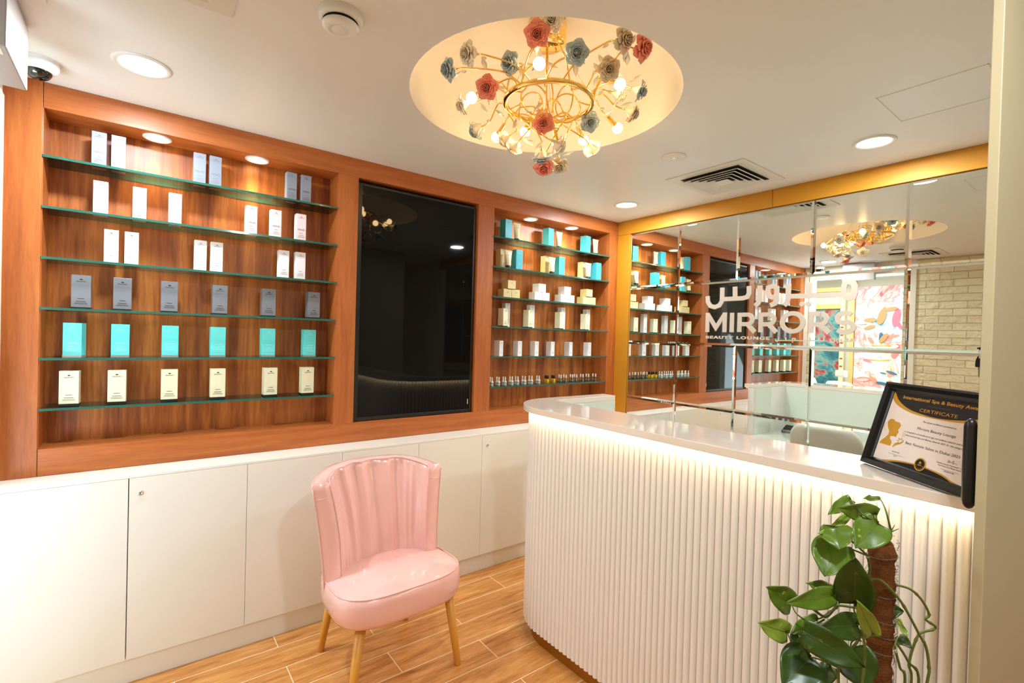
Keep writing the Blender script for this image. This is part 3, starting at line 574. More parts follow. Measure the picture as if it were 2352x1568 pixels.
# nail bottles
bmat={'w':(pm('white_bottle',(238,232,224),.25,coat=.5),pm('white_cap',(240,234,226),.3)),'y':(pm('yellow_oil',(226,180,36),.1,coat=.6),M['inkblack']),'c':(M['bottleglass'],pm('white_cap2',(238,236,232),.3))}
bname={'w':('white','opaque white bottle'),'y':('yellow oil','black-capped yellow oil bottle'),'c':('clear','white-capped clear glass bottle')}
proto={}; cnt={'w':0,'y':0,'c':0}
NUM=['first','second','third','fourth','fifth','sixth','seventh','last']
for (x,tp,ht) in BOT:
    if tp not in proto:
        o=thing('nail_bottle','','bottle'); m=MB()
        m.lathe([(.0095,0),(.0105,.002),(.0105,.021),(.009,.026),(.0045,.029),(.0045,.031)],n=16); m.build('bottle_body',bmat[tp][0],o)
        m=MB(); m.lathe([(.0052,.030),(.0056,.031),(.0048,.054),(.004,.0555)] if tp!='y' else [(.0085,.030),(.0088,.031),(.0085,.052),(.0075,.054)],n=14); m.build('cap',bmat[tp][1],o)
        if tp=='c':
            m=MB(); m.lathe([(.0085,.002),(.0085,.014)],n=14); m.build('liquid',pm('clear_liquid',(214,204,180),.2),o)
        if tp=='w':
            m=MB(); m.lathe([(.01065,.009),(.01065,.015)],n=16,cap=False); m.build('label_band',pm('teal_label',(110,140,145),.4),o)
        proto[tp]=o
    else: o=copy_tree(proto[tp])
    i=cnt[tp]; cnt[tp]+=1; pr=i//2; front=i%2
    npair={'w':8,'y':2,'c':7}[tp]; word=NUM[pr] if pr<npair-1 else 'last'
    if tp=='y': word='first' if pr==0 else 'second'
    yb_=.078 if front else .104; o.location=(-3.1638+(x+3.1638)*(yb_+2.7217)/2.8117,yb_,SHZ[5]); o.name='nail_bottle'
    tag(o,'tiny %s, %s one of the %s such pair from the screen'%(bname[tp][1],'front' if front else 'rear',word),'bottle','tiny bottles on the lowest shelf of the small niche')

# ================================================================ MIRROR WALL
fr=thing('mirror_surround','gold laminate surround framing the mirror panels on two sides','frame')
part('upright',M['gold_wall'],fr,(-.014,.011,-.128,-.0015,.881,2.356),bevel=.001)
part('fascia',M['gold_wall'],fr,(-.014,.011,-1.246,-.0015,2.3575,H-.001),bevel=.001)
part('fascia',M['gold_wall'],fr,(-.014,.011,-3.0,-1.249,2.3575,H-.001),bevel=.001)
cols=[-.131,-.582,-1.034,-1.487,-1.940,-2.393,-2.846]; rws=[2.354,1.915,1.479,1.041,.603]
def mirror_panel(y0,y1,z0,z1,label):
    m=MB(); b=.013; g=.0006; y0-=g; y1+=g; z0-=g; z1+=g        # y0>y1, z0>z1
    xb,xe,xf=.010,-.0030,-.0052
    vs=[(x,y,z) for x,dy,dz in ((xb,0,0),(xe,0,0),(xf,b,b)) for y,z in ((y0-dy,z0-dz),(y1+dy,z0-dz),(y1+dy,z1+dz),(y0-dy,z1+dz))]
    fs=[(0,1,2,3)]+[(a*4+i,a*4+(i+1)%4,(a+1)*4+(i+1)%4,(a+1)*4+i) for a in (0,1) for i in range(4)]+[(8,9,10,11)]
    m.add(vs,fs); return tag(m.build('wall_mirror',M['mirror']),label,'mirror','mirror tiles on the wall')
CN=['beside the gold upright','second from the gold upright','third from the gold upright','fourth from the gold upright','fifth from the gold upright','sixth from the gold upright']
RN=['top row','second row','third row','lowest row']
for r in range(4):
    c=0
    while c<6:
        if r==1 and c==1:
            mirror_panel(cols[1],cols[4],rws[1],rws[2],'large wide mirror tile carrying the cream lettering'); c=4; continue
        mirror_panel(cols[c],cols[c+1],rws[r],rws[r+1],'square mirror tile, %s of the wall, %s'%(RN[r],CN[c])); c+=1

# lettering on the mirror
LX=-.0055; O=Vector((LX,0,0)); X=Vector((0,-1,0)); Y=Vector((0,0,1)); Nn=Vector((-1,0,0))
M['letter']=pm('cream_letter_acrylic',(206,190,172),.35)
sg=thing('wall_lettering','cream raised lettering MIRRORS BEAUTY LOUNGE with Arabic script on the mirror','sign')
def F(p): return [(-y,z) for y,z in p]
def S_(pts,wd): 
    m=MB(); stroke(m,pts,wd,O,X,Y,Nn,0,.008); return m
AR.append([AR[4][7]]+AR[4][8:]); AR[4]=AR[4][:8]
grp=[[0,1,2],[3],[4,9],[5,6,7],[8]]
for g in grp:
    m=MB()
    for q,i in enumerate(g): stroke(m,F(AR[i]),.029,O,X,Y,Nn,0,.004+.0002*q)
    m.build('arabic_letter',M['letter'],sg)
for y,z in DOT:
    m=MB(); m.prism(arc(-y,z,.0145,.0145,0,345,20),O,X,Y,Nn,0,.004); m.build('letter_dot',M['letter'],sg)
m=MB()
for q,p in enumerate(ARs): stroke(m,F(p),.0062,O,X,Y,Nn,0,.003+.00012*q)
for yy in (-1.608,-1.46,-1.392,-1.30): m.prism(arc(-yy,1.538 if yy==-1.608 else 1.513,.0035,.0035,0,330,10),O,X,Y,Nn,0,.003)
m.build('arabic_line',M['letter'],sg)
W=.027
def letter(ch,box,q=0):
    (ya,zt),(yb,zb)=box; x0,x1=-ya,-yb; m=MB(); h=W/2; d=.004
    st=lambda pts,k=0: stroke(m,pts,W,O,X,Y,Nn,0,d+.0002*k)
    zt-=0; 
    if ch=='M': 
        st([(x0+h,zb),(x0+h,zt)]); st([(x1-h,zb),(x1-h,zt)],1); st([(x0+h*1.1,zt-h*.8),((x0+x1)/2,zb+.030),(x1-h*1.1,zt-h*.8)],2)
    if ch=='I': st([((x0+x1)/2,zb),((x0+x1)/2,zt)])
    if ch=='R':
        st([(x0+h,zb),(x0+h,zt)]); xm=x0+(x1-x0)*.52; rr=.031; zc=zt-h-rr; xe=x0+(x1-x0)*.86-h
        st([(x0+h,zt-h),(xe-rr,zt-h)]+arc(xe-rr,zc,rr,rr,90,-90,10)+[(x0+h,zc-rr)],1)
        st([(xe-rr-.006,zc-rr+.004),(x1-h*1.1,zb)],2)
    if ch=='O': 
        a=arc((x0+x1)/2,(zt+zb)/2,(x1-x0)/2-h,(zt-zb)/2-h,0,360,40); a[-1]=a[0]; st(a)
    if ch=='S':
        cx=(x0+x1)/2; hh=(zt-zb)/2; r=(hh-h)/2+.002; rx=(x1-x0)/2-h
        up=arc(cx,zt-h-r,rx*.93,r,38,270,16); lo=arc(cx,zb+h+r,rx,r,90,-148,18)
        st(up[:-1]+[(cx,(zt+zb)/2)]+lo[1:])
    return m.build('letter_'+ch.lower(),M['letter'],sg)
for k,ch in (('M','M'),('I','I'),('R1','R'),('R2','R'),('O','O'),('R3','R'),('S','S')): letter(ch,MIR[k])
m=MB(); put_text(m,text('BEAUTY LOUNGE',.026,0,.0011,'LEFT',1.25),O+X*.817+Y*1.5235,X,Y,Nn,.003,fit=.436,depth=.003); m.build('latin_line',M['letter'],sg,fix=False)

# ================================================================ RECEPTION COUNTER
ct=thing('reception_counter','white fluted reception counter with rounded end, glowing strip and brass plinth','counter')
CX,CY,RO=-1.36,-.96,.30; ZT=1.16; XE=-.87; YE=-2.56
def outline(off, ye=YE, xe=XE, n=16):
    """outer edge from the mirror-side end round the corner to the near end, offset inwards"""
    p=[(xe,CY+RO-off)]
    p+=[(CX+(RO-off)*cos(a),CY+(RO-off)*sin(a)) for a in [pi/2+pi/2*i/n for i in range(n+1)]]
    p.append((CX-RO+off,ye)); return p
inner=[(CX,YE),(CX,-.772),(XE,-.755)]
top=outline(0,n=48)+[(CX-.01,YE),(CX-.01,-.775),(CX+.02,-.757),(XE,-.757)]
m=MB(); m.prism(top,(0,0,0),(1,0,0),(0,1,0),(0,0,1),ZT-.029,ZT); m.build('countertop',M['whitew'],ct,bevel=.002)
# fluted skin
path=outline(.043,n=40); L=[0]
for a,b in zip(path,path[1:]): L.append(L[-1]+hypot(b[0]-a[0],b[1]-a[1]))
def at(s):
    s=min(max(s,0),L[-1]-1e-6)
    for i in range(len(L)-1):
        if L[i+1]>=s:
            t=(s-L[i])/(L[i+1]-L[i]); a,b=path[i],path[i+1]; dx,dy=b[0]-a[0],b[1]-a[1]; l=hypot(dx,dy)
            return Vector((a[0]+dx*t,a[1]+dy*t,0)), Vector((dy/l,-dx/l,0)) if False else Vector((-dy/l,dx/l,0))
PIT_=.0262; nf=int(L[-1]/PIT_); m=MB(); rows=[]
for i in range(nf):
    for k in range(8):
        s=(i+k/8)*PIT_; p,nn=at(s); 
        if (p+nn*.01-Vector((CX,CY,0))).length<(p-Vector((CX,CY,0))).length: nn=-nn
        u_=(k/8-.5)*2; hgt=.0135*sqrt(max(0,1-u_*u_)) if k else 0
        rows.append([p+nn*hgt+Vector((0,0,z)) for z in (.08,ZT-.0295)])
m.grid(rows,smooth=True); m.build('fluted_panel',M['flute'],ct,fix=False)
# bottom cap so that the scalloped lower edge is solid
m=MB(); n=len(rows); m.add([r[0] for r in rows]+[Vector((*inner[0],.08)),Vector((*inner[1],.08)),Vector((*inner[2],.08))],[]) 
vs=[r[0] for r in rows]; core=[]
for i in range(nf):
    pass
m=MB(); pb=[(p[0],p[1]) for p in outline(.044,n=40)]; m.prism(pb+[(CX-.03,YE),(CX-.03,-.77),(XE,-.745)],(0,0,0),(1,0,0),(0,1,0),(0,0,1),.079,ZT-.03); m.build('inner_body',M['flute'],ct)
m=MB(); capv=[]; 
for i in range(nf):
    rr=[rows[i*8+k][0] for k in range(8)]+([rows[(i+1)*8][0]] if i<nf-1 else [])
    m.add(rr,[list(range(len(rr)))])
m.build('fluted_underside',M['flute'],ct,fix=False)
m=MB(); m.prism([(p[0],p[1]) for p in outline(.07,n=40)]+[(CX-.03,YE),(CX-.03,-.77),(XE,-.745)],(0,0,0),(1,0,0),(0,1,0),(0,0,1),0,.0795); m.build('brass_plinth',M['goldkick'],ct)
# staff side: back panels and the lower glass desk
part('inner_panel',M['deskglass'],ct,(CX-.0295,CX-.012,YE,-.756,0,ZT-.0292),(CX-.012,XE,-.758,-.7455,0,ZT-.0292))
part('desk_top',M['deskglass'],ct,(CX-.012,-.77,YE,-.759,.735,.75),bevel=.002)
part('desk_drawers',M['whitew'],ct,(CX-.01,-.80,-2.5,-1.9,0,.734))
# light strip under the lip
lp=outline(.020,n=24); m=MB()
for a,b in zip(lp,lp[1:]):
    a,b=Vector((*a,0)),Vector((*b,0)); d=(b-a); n_=Vector((-d.y,d.x,0)).normalized()*.004
    z=ZT-.0297; m.add([a+n_+Vector((0,0,z)),a-n_+Vector((0,0,z)),b-n_+Vector((0,0,z)),b+n_+Vector((0,0,z))],[(0,1,2,3)])
m.build('light_strip',M['led'],ct,fix=False)
lpath=outline(.018,n=5); segs=[]
for a,b in zip(lpath,lpath[1:]):
    l=hypot(b[0]-a[0],b[1]-a[1]); k=1 if l<.6 else 2
    for q in range(k):
        c=(a[0]+(b[0]-a[0])*(q+.5)/k, a[1]+(b[1]-a[1])*(q+.5)/k); segs.append((c,l/k,atan2(b[1]-a[1],b[0]-a[0])))
for c,l,ang in segs:
    la=bpy.data.lights.new('counter_strip_light','AREA'); la.shape='RECTANGLE'; la.size=l; la.size_y=.008; la.energy=P_LED*l; la.color=(1,.84,.56)
    lo=bpy.data.objects.new('counter_strip_light',la); COL.objects.link(lo); lo.location=(c[0],c[1],ZT-.032); lo.rotation_euler=(0,0,ang); lo.parent=ct

# payment terminal and office chair behind the desk
t=thing('card_terminal','small grey card terminal with dark screen on the low glass desk','terminal',(-1.24,-.87,.751))
m=MB(); m.prism([(-.05,0),(.05,0),(.05,.018),(-.03,.055),(-.05,.05)],(0,0,0),(1,0,0),(0,0,1),(0,1,0),-.045,.045); m.build('terminal_body',M['inkgrey'],t,bevel=.003)
m=MB(); T=Matrix.Translation((.008,0,.042))@Matrix.Rotation(.43,4,'Y'); m.box(-.035,.03,-.035,.035,-.001,.002,T=T); m.build('terminal_screen',M['black'],t)
t=thing('office_chair','cream leather swivel chair tucked behind the reception desk','chair',(-.50,-1.42,0))
m=MB(); P=[]
for i in range(13):
    v=i/12; z=.50+.47*v; row=[]
    for k in range(17):
        s=-1+2*k/16; hw=.215*(1-max(0,(v-.82)/.18)**2*.35)*(1-max(0,(.2-v)/.2)**2*.2)
        row.append(Vector((.02+.06*v-.04*s*s, s*hw, z)))
    P.append(row)
m.grid(P); m.build('backrest',M['chairwhite'],t,solid=.05,subsurf=1)
m=MB(); m.lathe([(.0,.44),(.20,.44),(.235,.46),(.235,.50),(.20,.525),(.001,.53)],(-.18,0,0),32); m.build('seat',M['chairwhite'],t)
m=MB(); m.tube([(-.18,0,.06),(-.18,0,.44)],.025,12); m.build('gas_column',M['chrome'],t)
for k in range(5):
    a=2*pi*k/5; m=MB(); m.tube([(-.18,0,.09),(-.18+.26*cos(a),.26*sin(a),.055)],[.02,.014],8); m.lathe([(.001,-.026),(.02,-.02),(.026,0),(.02,.02),(.001,.026)],(-.18+.27*cos(a),.27*sin(a),.028),12); m.build('base_spoke',M['chrome'],t)

# ================================================================ FRAMED CERTIFICATE
cf=thing('framed_certificate','black framed award certificate leaning at the near end of the reception counter','frame')
cd=Vector((-.61353,-.78967,0)).normalized(); cu=Vector((.22504,-.17485,.95853)).normalized(); cn=cd.cross(cu).normalized()
if cn.dot(CAMP-Vector((-1.48,-2.21,1.16)))<0: cn=-cn
CO=Vector((-1.48326,-2.21314,1.1645))-cn*.004; CW_,CH_=.374,.2436
def frame_bar(m,a,b,inn_a,inn_b):
    # moulded profile between outer edge a-b and inner edge
    prof=[(0,0),(0,.016),(.25,.020),(.6,.017),(.85,.010),(1,.008),(1,-.002)]
    vs=[];fs=[]
    for (A_,B_) in ((a,inn_a),(b,inn_b)):
        for t_,h_ in prof: q=(A_[0]+(B_[0]-A_[0])*t_, A_[1]+(B_[1]-A_[1])*t_); vs.append(CO+cd*q[0]+cu*q[1]+cn*(h_-.008))
    n=len(prof); fs=[(i,i+1,n+i+1,n+i) for i in range(n-1)]+[(n-1,0,n,2*n-1)]
    m.add(vs,fs)
fwd=.030; m=MB(); o4=[(0,0),(CW_,0),(CW_,CH_),(0,CH_)]; i4=[(fwd,.0235),(CW_-fwd,.0235),(CW_-fwd,CH_-.0265),(fwd,CH_-.0265)]
for i in range(4): frame_bar(m,o4[i],o4[(i+1)%4],i4[i],i4[(i+1)%4])
m.build('frame_moulding',M['blackframe'],cf)
def CP(m,poly,mi=0,d=0,th=.0002): m.prism(poly,CO+cn*d,cd,cu,cn,0,th,mi)
m=MB(); CP(m,[(.01,.01),(CW_-.01,.01),(CW_-.01,CH_-.01),(.01,CH_-.01)],0,-.007,.004); m.build('backing_board',M['black'],cf)
m=MB(); CP(m,[(.026,.02),(CW_-.026,.02),(CW_-.026,CH_-.024),(.026,CH_-.024)],0,-.0028,.0008); m.build('paper_sheet',M['paper'],cf)
def curve_s(pts): return [(v.x,v.y) for v in catmull([(a,b,0) for a,b in pts],5)]
topc=[(.027,.212),(.034,.1964),(.055,.182),(.0921,.1708),(.13,.1655),(.187,.1640),(.244,.1655),(.282,.1708),(.319,.182),(.340,.1964),(.347,.212)]
tops=curve_s(topc)
m=MB(); CP(m,tops+[(.347,.2185),(.027,.2185)],0,-.0018,.0002); m.build('gold_swoosh',M['goldprint'],cf)
blk=curve_s([(.034,.2185),(.055,.196),(.0921,.1785),(.13,.1712),(.187,.1668),(.244,.1712),(.282,.1785),(.319,.196),(.340,.2185)])
m=MB(); CP(m,blk,0,-.0014,.0002); m.build('black_header',M['inkblack'],cf)
gl=curve_s([(.06,.0225),(.0708,.0262),(.12,.0355),(.1674,.0400),(.187,.041),(.207,.0400),(.254,.0355),(.2805,.0272),(.32,.0215)])
m=MB(); CP(m,[(.06,.0205)]+gl+[(.32,.0205)],0,-.0018,.0002); m.build('gold_footer',M['goldprint'],cf)
gl=curve_s([(.075,.0215),(.12,.0315),(.1674,.0368),(.187,.0375),(.207,.0368),(.254,.0315),(.285,.0215)])
m=MB(); CP(m,[(.075,.0203)]+gl+[(.285,.0203)],0,-.0014,.0002); m.build('black_footer',M['inkblack'],cf)
m=MB(); n=40; CP(m,[(.1855+(.0165+(.0008 if k%2 else 0))*cos(2*pi*k/n),.0425+(.0165+(.0008 if k%2 else 0))*sin(2*pi*k/n)) for k in range(n)],0,-.001,.0003); m.build('gold_seal',M['goldprint'],cf)
m=MB(); CP(m,[(.1855+.0138*cos(2*pi*k/n),.0425+.0138*sin(2*pi*k/n)) for k in range(n)],0,-.0006,.0002)
m.build('seal_centre',M['inkblack'],cf)
m=MB()
for k in range(10):
    a=radians(-60-360/16*k) if k<5 else radians(-120+360/16*(k-5)); a=radians(200+28*(k%5)) if k<5 else radians(-20-28*(k%5)); 
    r=.0115; CP(m,[(.1855+r*cos(a)+.0016*cos(a+b),.0425+r*sin(a)+.0016*sin(a+b)) for b in (0,1.57,3.14,4.71)],0,-.0003,.0002)
CP(m,[(.180,.0395),(.191,.0395),(.191,.0415),(.180,.0415)],0,-.0003,.0002); CP(m,[(.182,.044),(.189,.044),(.1875,.050),(.1835,.050)],0,-.0003,.0002)
m.build('seal_emblem',M['goldprint'],cf)
m=MB(); CP(m,SIL,0,-.0018,.0002); CP(m,HAND,0,-.0018,.0002); stroke(m,LOTUS,.0012,CO+cn*-.0018,cd,cu,cn,0,.0002)
stroke(m,arc(.047,.118,.014,.013,60,250,14),.0009,CO+cn*-.0018,cd,cu,cn,0,.0002)
for k in range(3): stroke(m,[(.103+.004*k,.100),(.1045+.004*k,.104),(.1025+.004*k,.108),(.104+.004*k,.112)],.0006,CO+cn*-.0018,cd,cu,cn,0,.0002)
m.build('gold_woman_profile',M['goldprint'],cf)
def CT(body,size,x,y,mat,name,fit=None,shear=0,off=0,align='CENTER',d=-.0009):
    m=MB(); put_text(m,text(body,size,shear,off,align),CO+cd*x+cu*y,cd,cu,cn,d,fit=fit); return m.build(name,mat,cf,fix=False)
CT('International Spa & Beauty Awards',.0125,.187,.2035,M['goldprint'],'printed_text',fit=.2416,off=.00022)
CT('CERTIFICATE',.0125,.187,.1755,M['goldprint'],'printed_text',fit=.112)
m=MB(); CP(m,[(.1507,.1925),(.2217,.1925),(.2217,.1931),(.1507,.1931)],0,-.0010,.0002); CP(m,[(.0777,.0475),(.1268,.0475),(.1268,.0480),(.0777,.0480)],0,-.0016,.0002); CP(m,[(.2435,.0483),(.2914,.0483),(.2914,.0488),(.2435,.0488)],0,-.0016,.0002); m.build('ruled_line',M['inkgrey'],cf)
CT('This winner certificate is presented to',.0062,.2,.1490,M['inkblack'],'printed_text',fit=.0965,shear=.35,d=-.0016)
CT('Mirrors Beauty Lounge',.0098,.1983,.1282,M['inkblack'],'printed_text',fit=.1129,d=-.0016)
CT('in recognition of excellence in spa and wellness industry and winning the',.0062,.205,.1138,M['inkblack'],'printed_text',fit=.2,shear=.35,d=-.0016)
CT('International Spa and Beauty Awards 2021 for the category',.0062,.198,.1050,M['inkblack'],'printed_text',fit=.172,shear=.35,d=-.0016)
CT('Best Female Salon in Dubai 2021',.0098,.2018,.0835,M['inkblack'],'printed_text',fit=.159,d=-.0016)
CT('26-Oct-2021',.0050,.101,.0530,M['inkblack'],'printed_text',d=-.0016); CT('DATE',.0042,.102,.0425,M['inkblack'],'printed_text',d=-.0016)
m=MB(); stroke(m,[(.255,.068),(.258,.074),(.256,.066),(.261,.072),(.260,.068),(.266,.070),(.270,.075),(.269,.067),(.274,.070),(.281,.068)],.0006,CO+cn*-.0016,cd,cu,cn,0,.0002); m.build('signature',M['ink'],cf)
CT('Karthikaa Devaani Velayamoothi - CEO',.0046,.2635,.0600,M['inkblack'],'printed_text',fit=.072,d=-.0016)
CT('International Spa & Beauty Awards',.0046,.2645,.0545,M['inkblack'],'printed_text',fit=.062,d=-.0016)
CT('SIGNATURE',.0046,.267,.0435,M['inkblack'],'printed_text',fit=.027,d=-.0016)
m=MB(); P0=CO+cd*.187+cu*.19-cn*.010; P1=Vector((0,0,0))+CO+cd*.187-cn*.125; P1.z=1.166; sd=cd*.03
m.add([P0-sd,P0+sd,P1+sd*1.3,P1-sd*1.3,P0-sd-cn*.003,P0+sd-cn*.003,P1+sd*1.3-cn*.003,P1-sd*1.3-cn*.003],[(0,1,2,3),(7,6,5,4),(0,4,5,1),(1,5,6,2),(2,6,7,3),(3,7,4,0)]); m.build('easel_strut',M['black'],cf)

# ================================================================ DOOR LEAF AT THE COUNTER END
DP=Vector((-1.85,-2.5155,0)); dd=Vector((1,-.25,0)).normalized(); dn=Vector((-dd.y,dd.x,0))   # dn points to the counter side
dr=thing('cupboard_door','tall white door leaf standing edge-on at the near end of the counter','door')
def DBox(m,a0,a1,b0,b1,z0,z1):
    T=Matrix(((dd.x,dn.x,0,DP.x),(dd.y,dn.y,0,DP.y),(0,0,1,0),(0,0,0,1))); m.box(a0,a1,b0,b1,z0,z1,T=T)
m=MB(); DBox(m,0.0,1.3,-.018,0,0,H-.002); m.build('door_leaf',M['taupe'],dr,bevel=.0015)
m=MB(); T=Matrix(((dd.x,dn.x,0,DP.x),(dd.y,dn.y,0,DP.y),(0,0,1,0),(0,0,0,1)))
hx,hy=.012,.0145
pts=[(hx,hy,z) for z in (1.180,1.183,1.188,1.196,1.27,1.345,1.353,1.358,1.361)]; rr=[.002,.0065,.0095,.0112,.0118,.0112,.0095,.0065,.002]
m.tube([T@Vector(p) for p in pts],rr,20); 
hd=m.build('pull_handle',M['black'],dr)
m=MB()
for z in (1.214,1.352): m.tube([T@Vector((hx+.004,0,z)),T@Vector((hx+.001,hy,z-.004))],.0038,12)
m.build('handle_post',M['chrome'],hd)
ky=thing('hanging_key','black-headed key hanging from the lock in the white door leaf','key')
K=T@Vector((.012,.0,1.502))
m=MB(); m.tube([K,K+dn*.006],.0035,12); m.box(-.006,.006,.004,.0075,-.0015,.0015,T=Matrix.Translation(K)@Matrix(((dd.x,dn.x,0,0),(dd.y,dn.y,0,0),(0,0,1,0),(0,0,0,1)))); m.build('inserted_key_head',M['black'],ky)
m=MB(); Kc=K+dn*.0045+Vector((0,0,-.007)); m.tube([Kc+dn*.0025*cos(2*pi*k/16)+Vector((0,0,.0075*sin(2*pi*k/16))) for k in range(16)],.0005,6,closed=True); m.build('key_ring',M['chrome'],ky)
def KP(poly,th=.0014): 
    m=MB(); m.prism(poly,K+dn*.0045+Vector((0,0,-.0375)),(-dd*.35-dn*.94).normalized()*-1,(0,0,1),dd,-th,th); return m
m=KP([(-.0085,0),(.0085,0),(.0090,.006),(.0080,.014),(.0055,.020),(.0030,.0225),(.0030,.0175),(-.0030,.0175),(-.0030,.0225),(-.0055,.020),(-.0080,.014),(-.0090,.006)]); m.build('key_bow',M['black'],ky)
m=KP([(-.0033,0),(.0033,0),(.0033,-.006),(.0022,-.0075),(.0033,-.0095),(.0020,-.0115),(.0033,-.0135),(.0022,-.016),(.0030,-.018),(0,-.0205),(-.0033,-.018)],.0008); m.build('key_blade',M['chrome'],ky)

# ================================================================ PINK CHAIR
ch=thing('pink_chair','glossy pink leather chair with gathered curved back on tapered wooden legs','chair',(-2.235,-.62,0))
ch.rotation_euler=(0,0,radians(2))
def sgn(v): return -1 if v<0 else 1
def seat_ring(hx,yf,yb,z,n=56,e=3.6):
    hx+=.006*(hx>.2)
    P=[]; yc=(yf+yb)/2; hy=(yb-yf)/2
    for k in range(n):
        a=2*pi*k/n; c,s=cos(a),sin(a); x=hx*sgn(c)*abs(c)**(2/e); y=yc+hy*sgn(s)*abs(s)**(2/(e if s<0 else 2.3))
        x*=1-.085*max(-.35,s)
        wr=.0022*math.exp(-((x-.02)/.09)**2-((y+.05)/.12)**2)*sin(95*x+38*y+2*sin(30*y)) if z>.445 else 0
        P.append(Vector((x-.010,y,z+wr)))
    return P
m=MB(); rings=[]
for hx_,ins,z in ((.02,.22,.313),(.21,.06,.311),(.252,.018,.313),(.268,.004,.322),(.278,-.004,.340),(.283,-.007,.37),(.282,-.006,.410),(.277,.000,.438),(.272,.005,.4415),(.255,.020,.447),(.225,.045,.453),(.20,.065,.458),(.17,.09,.4625),(.14,.115,.4655),(.12,.135,.467),(.09,.16,.4685),(.06,.185,.4695),(.03,.21,.470)):
    rings.append(seat_ring(hx_,-.262+ins,.235-ins*.9,z))
m.grid([list(r)+[r[0]] for r in rings]); 
m.add(rings[0],[list(range(56))]); m.add(rings[-1],[list(range(56))[::-1]],0,True)
st_=m.build('seat',M['pink'],ch)
m=MB(); r=seat_ring(.2745,-.259,.233,.4430); m.tube(r,.0032,8,closed=True); m.build('seat_piping',M['pink'],st_)
# backrest
NA,NV=110,26
def outer(a,v):
    w=.270+.044*v-.008*sin(pi*v); dpt=.150+.055*v
    c=cos(a); s=sin(a); e=.82
    x=w*sgn(s)*abs(s)**e; y=-.02+ (dpt)*sgn(c)*abs(c)**1.0 + .10*v*0
    return x,y
def topz(s): return .902-.040*abs(s)**2.6
def back_pt(a,v,inn,folds=0):
    s=sin(a); x,y=outer(a,v); zb=.345 if not inn else .43
    z=zb+(topz(s)-zb)*v
    if inn:
        nx,ny=-sin(a)*.95,-cos(a); t=.060+.012*v+.008*(1-v); l=hypot(nx,ny); x+=nx/l*t; y+=ny/l*t
        fold=0
        if folds:
            env=max(0,1-(abs(a)/1.05)**4); 
            ph=a*(17-3.5*v)+1.6*sin(3*a+1)+.7*v*sin(5*a); f1=(.5+.5*sin(ph))**1.3; f2=.5*sin(a*(37-6*v)+2.1*v+1)
            fold=env*(.0185*f1+.0060*f2)*(.45+.8*v*(1-.25*v))*(1-.55*max(0,(v-.93)/.07))
            fold-=env*.004
        x-=nx/l*fold; y-=ny/l*fold
        y-= .012*sin(pi*v)
        x*=1-.02*sin(pi*v)
    y+=.030*v; x-=.024+.012*v
    return Vector((x,y,z))
AM=radians(86)
m=MB()
ang=[-AM+2*AM*i/(NA) for i in range(NA+1)]
# closed cross-sections: outer bottom -> outer top -> inner top -> inner bottom
P=[]
for a in ang:
    row=[back_pt(a,v/NV*.97,False) for v in range(NV+1)]
    o1=back_pt(a,.97,False); i1=back_pt(a,.97,True,1); mid=(o1+i1)/2+Vector((0,0,.014)); q1=o1*.78+i1*.22+Vector((0,0,.012)); q2=o1*.2+i1*.8+Vector((0,0,.0115))
    row+= [q1,mid,q2]+[back_pt(a,(NV-v)/NV*.97,True,1) for v in range(NV+1)]
    P.append(row)
m.grid(P,flip=True)
# front faces of the two wings, gently rounded
for P0_,sg_ in ((P[0],-1),(P[-1],1)):
    nrow=len(P0_); h=NV+1; cols_=[]
    for t in [k/6 for k in range(7)]:
        col=[]
        for v in range(NV+1):
            A_=P0_[v]; B_=P0_[nrow-1-v]; p=A_.lerp(B_,t); p=p+Vector((0,-.012*sin(pi*t)*(1 if True else 0),0)); col.append(p)
        tp=P0_[NV+1:NV+4]; tq=(tp[0] if t<.4 else tp[1] if t<.65 else tp[2]); col.append(tq if 0<t<1 else col[-1]+Vector((0,0,.001)))
        cols_.append(col)
    m.grid(cols_,flip=(sg_>0))
bk=m.build('backrest',M['pink'],ch,subsurf=0)
m=MB(); pts=[back_pt(-AM,v/12*.95,True,1)+Vector((0,-.0015,0)) for v in range(13)]+[back_pt(a,.972,True,1)+Vector((0,0,.0065)) for a in ang[1:-1]]+[back_pt(AM,(12-v)/12*.95,True,1)+Vector((0,-.0015,0)) for v in range(13)]
m.tube(pts,.0028,6); m.build('back_piping',M['pink'],bk)
m=MB()
for sg_ in (-1,1):
    m=MB(); m.tube([back_pt(sg_*AM,v/12*.95,False)+Vector((0,-.002,0)) for v in range(13)],.0026,6); m.build('back_piping',M['pink'],bk)
for sg_ in (-1,1):                        # seams across the wing tops
    m=MB(); m.tube([back_pt(sg_*AM,.86,False).lerp(back_pt(sg_*AM,.86,True,1),t)+Vector((0,-.012*sin(pi*t)-.0008,0)) for t in [k/8 for k in range(9)]],.0012,6); m.build('wing_seam',M['pink'],bk)
for fx,fy,tx,ty in ((-.262,-.225,-.205,-.185),(.240,-.225,.205,-.185),(-.222,.238,-.185,.19),(.212,.232,.185,.19)):
    m=MB(); m.tube([(fx,fy,0),(fx,fy,.003),(tx,ty,.325)],[.0135,.0145,.0225],20); m.build('leg',M['legwood'],ch)

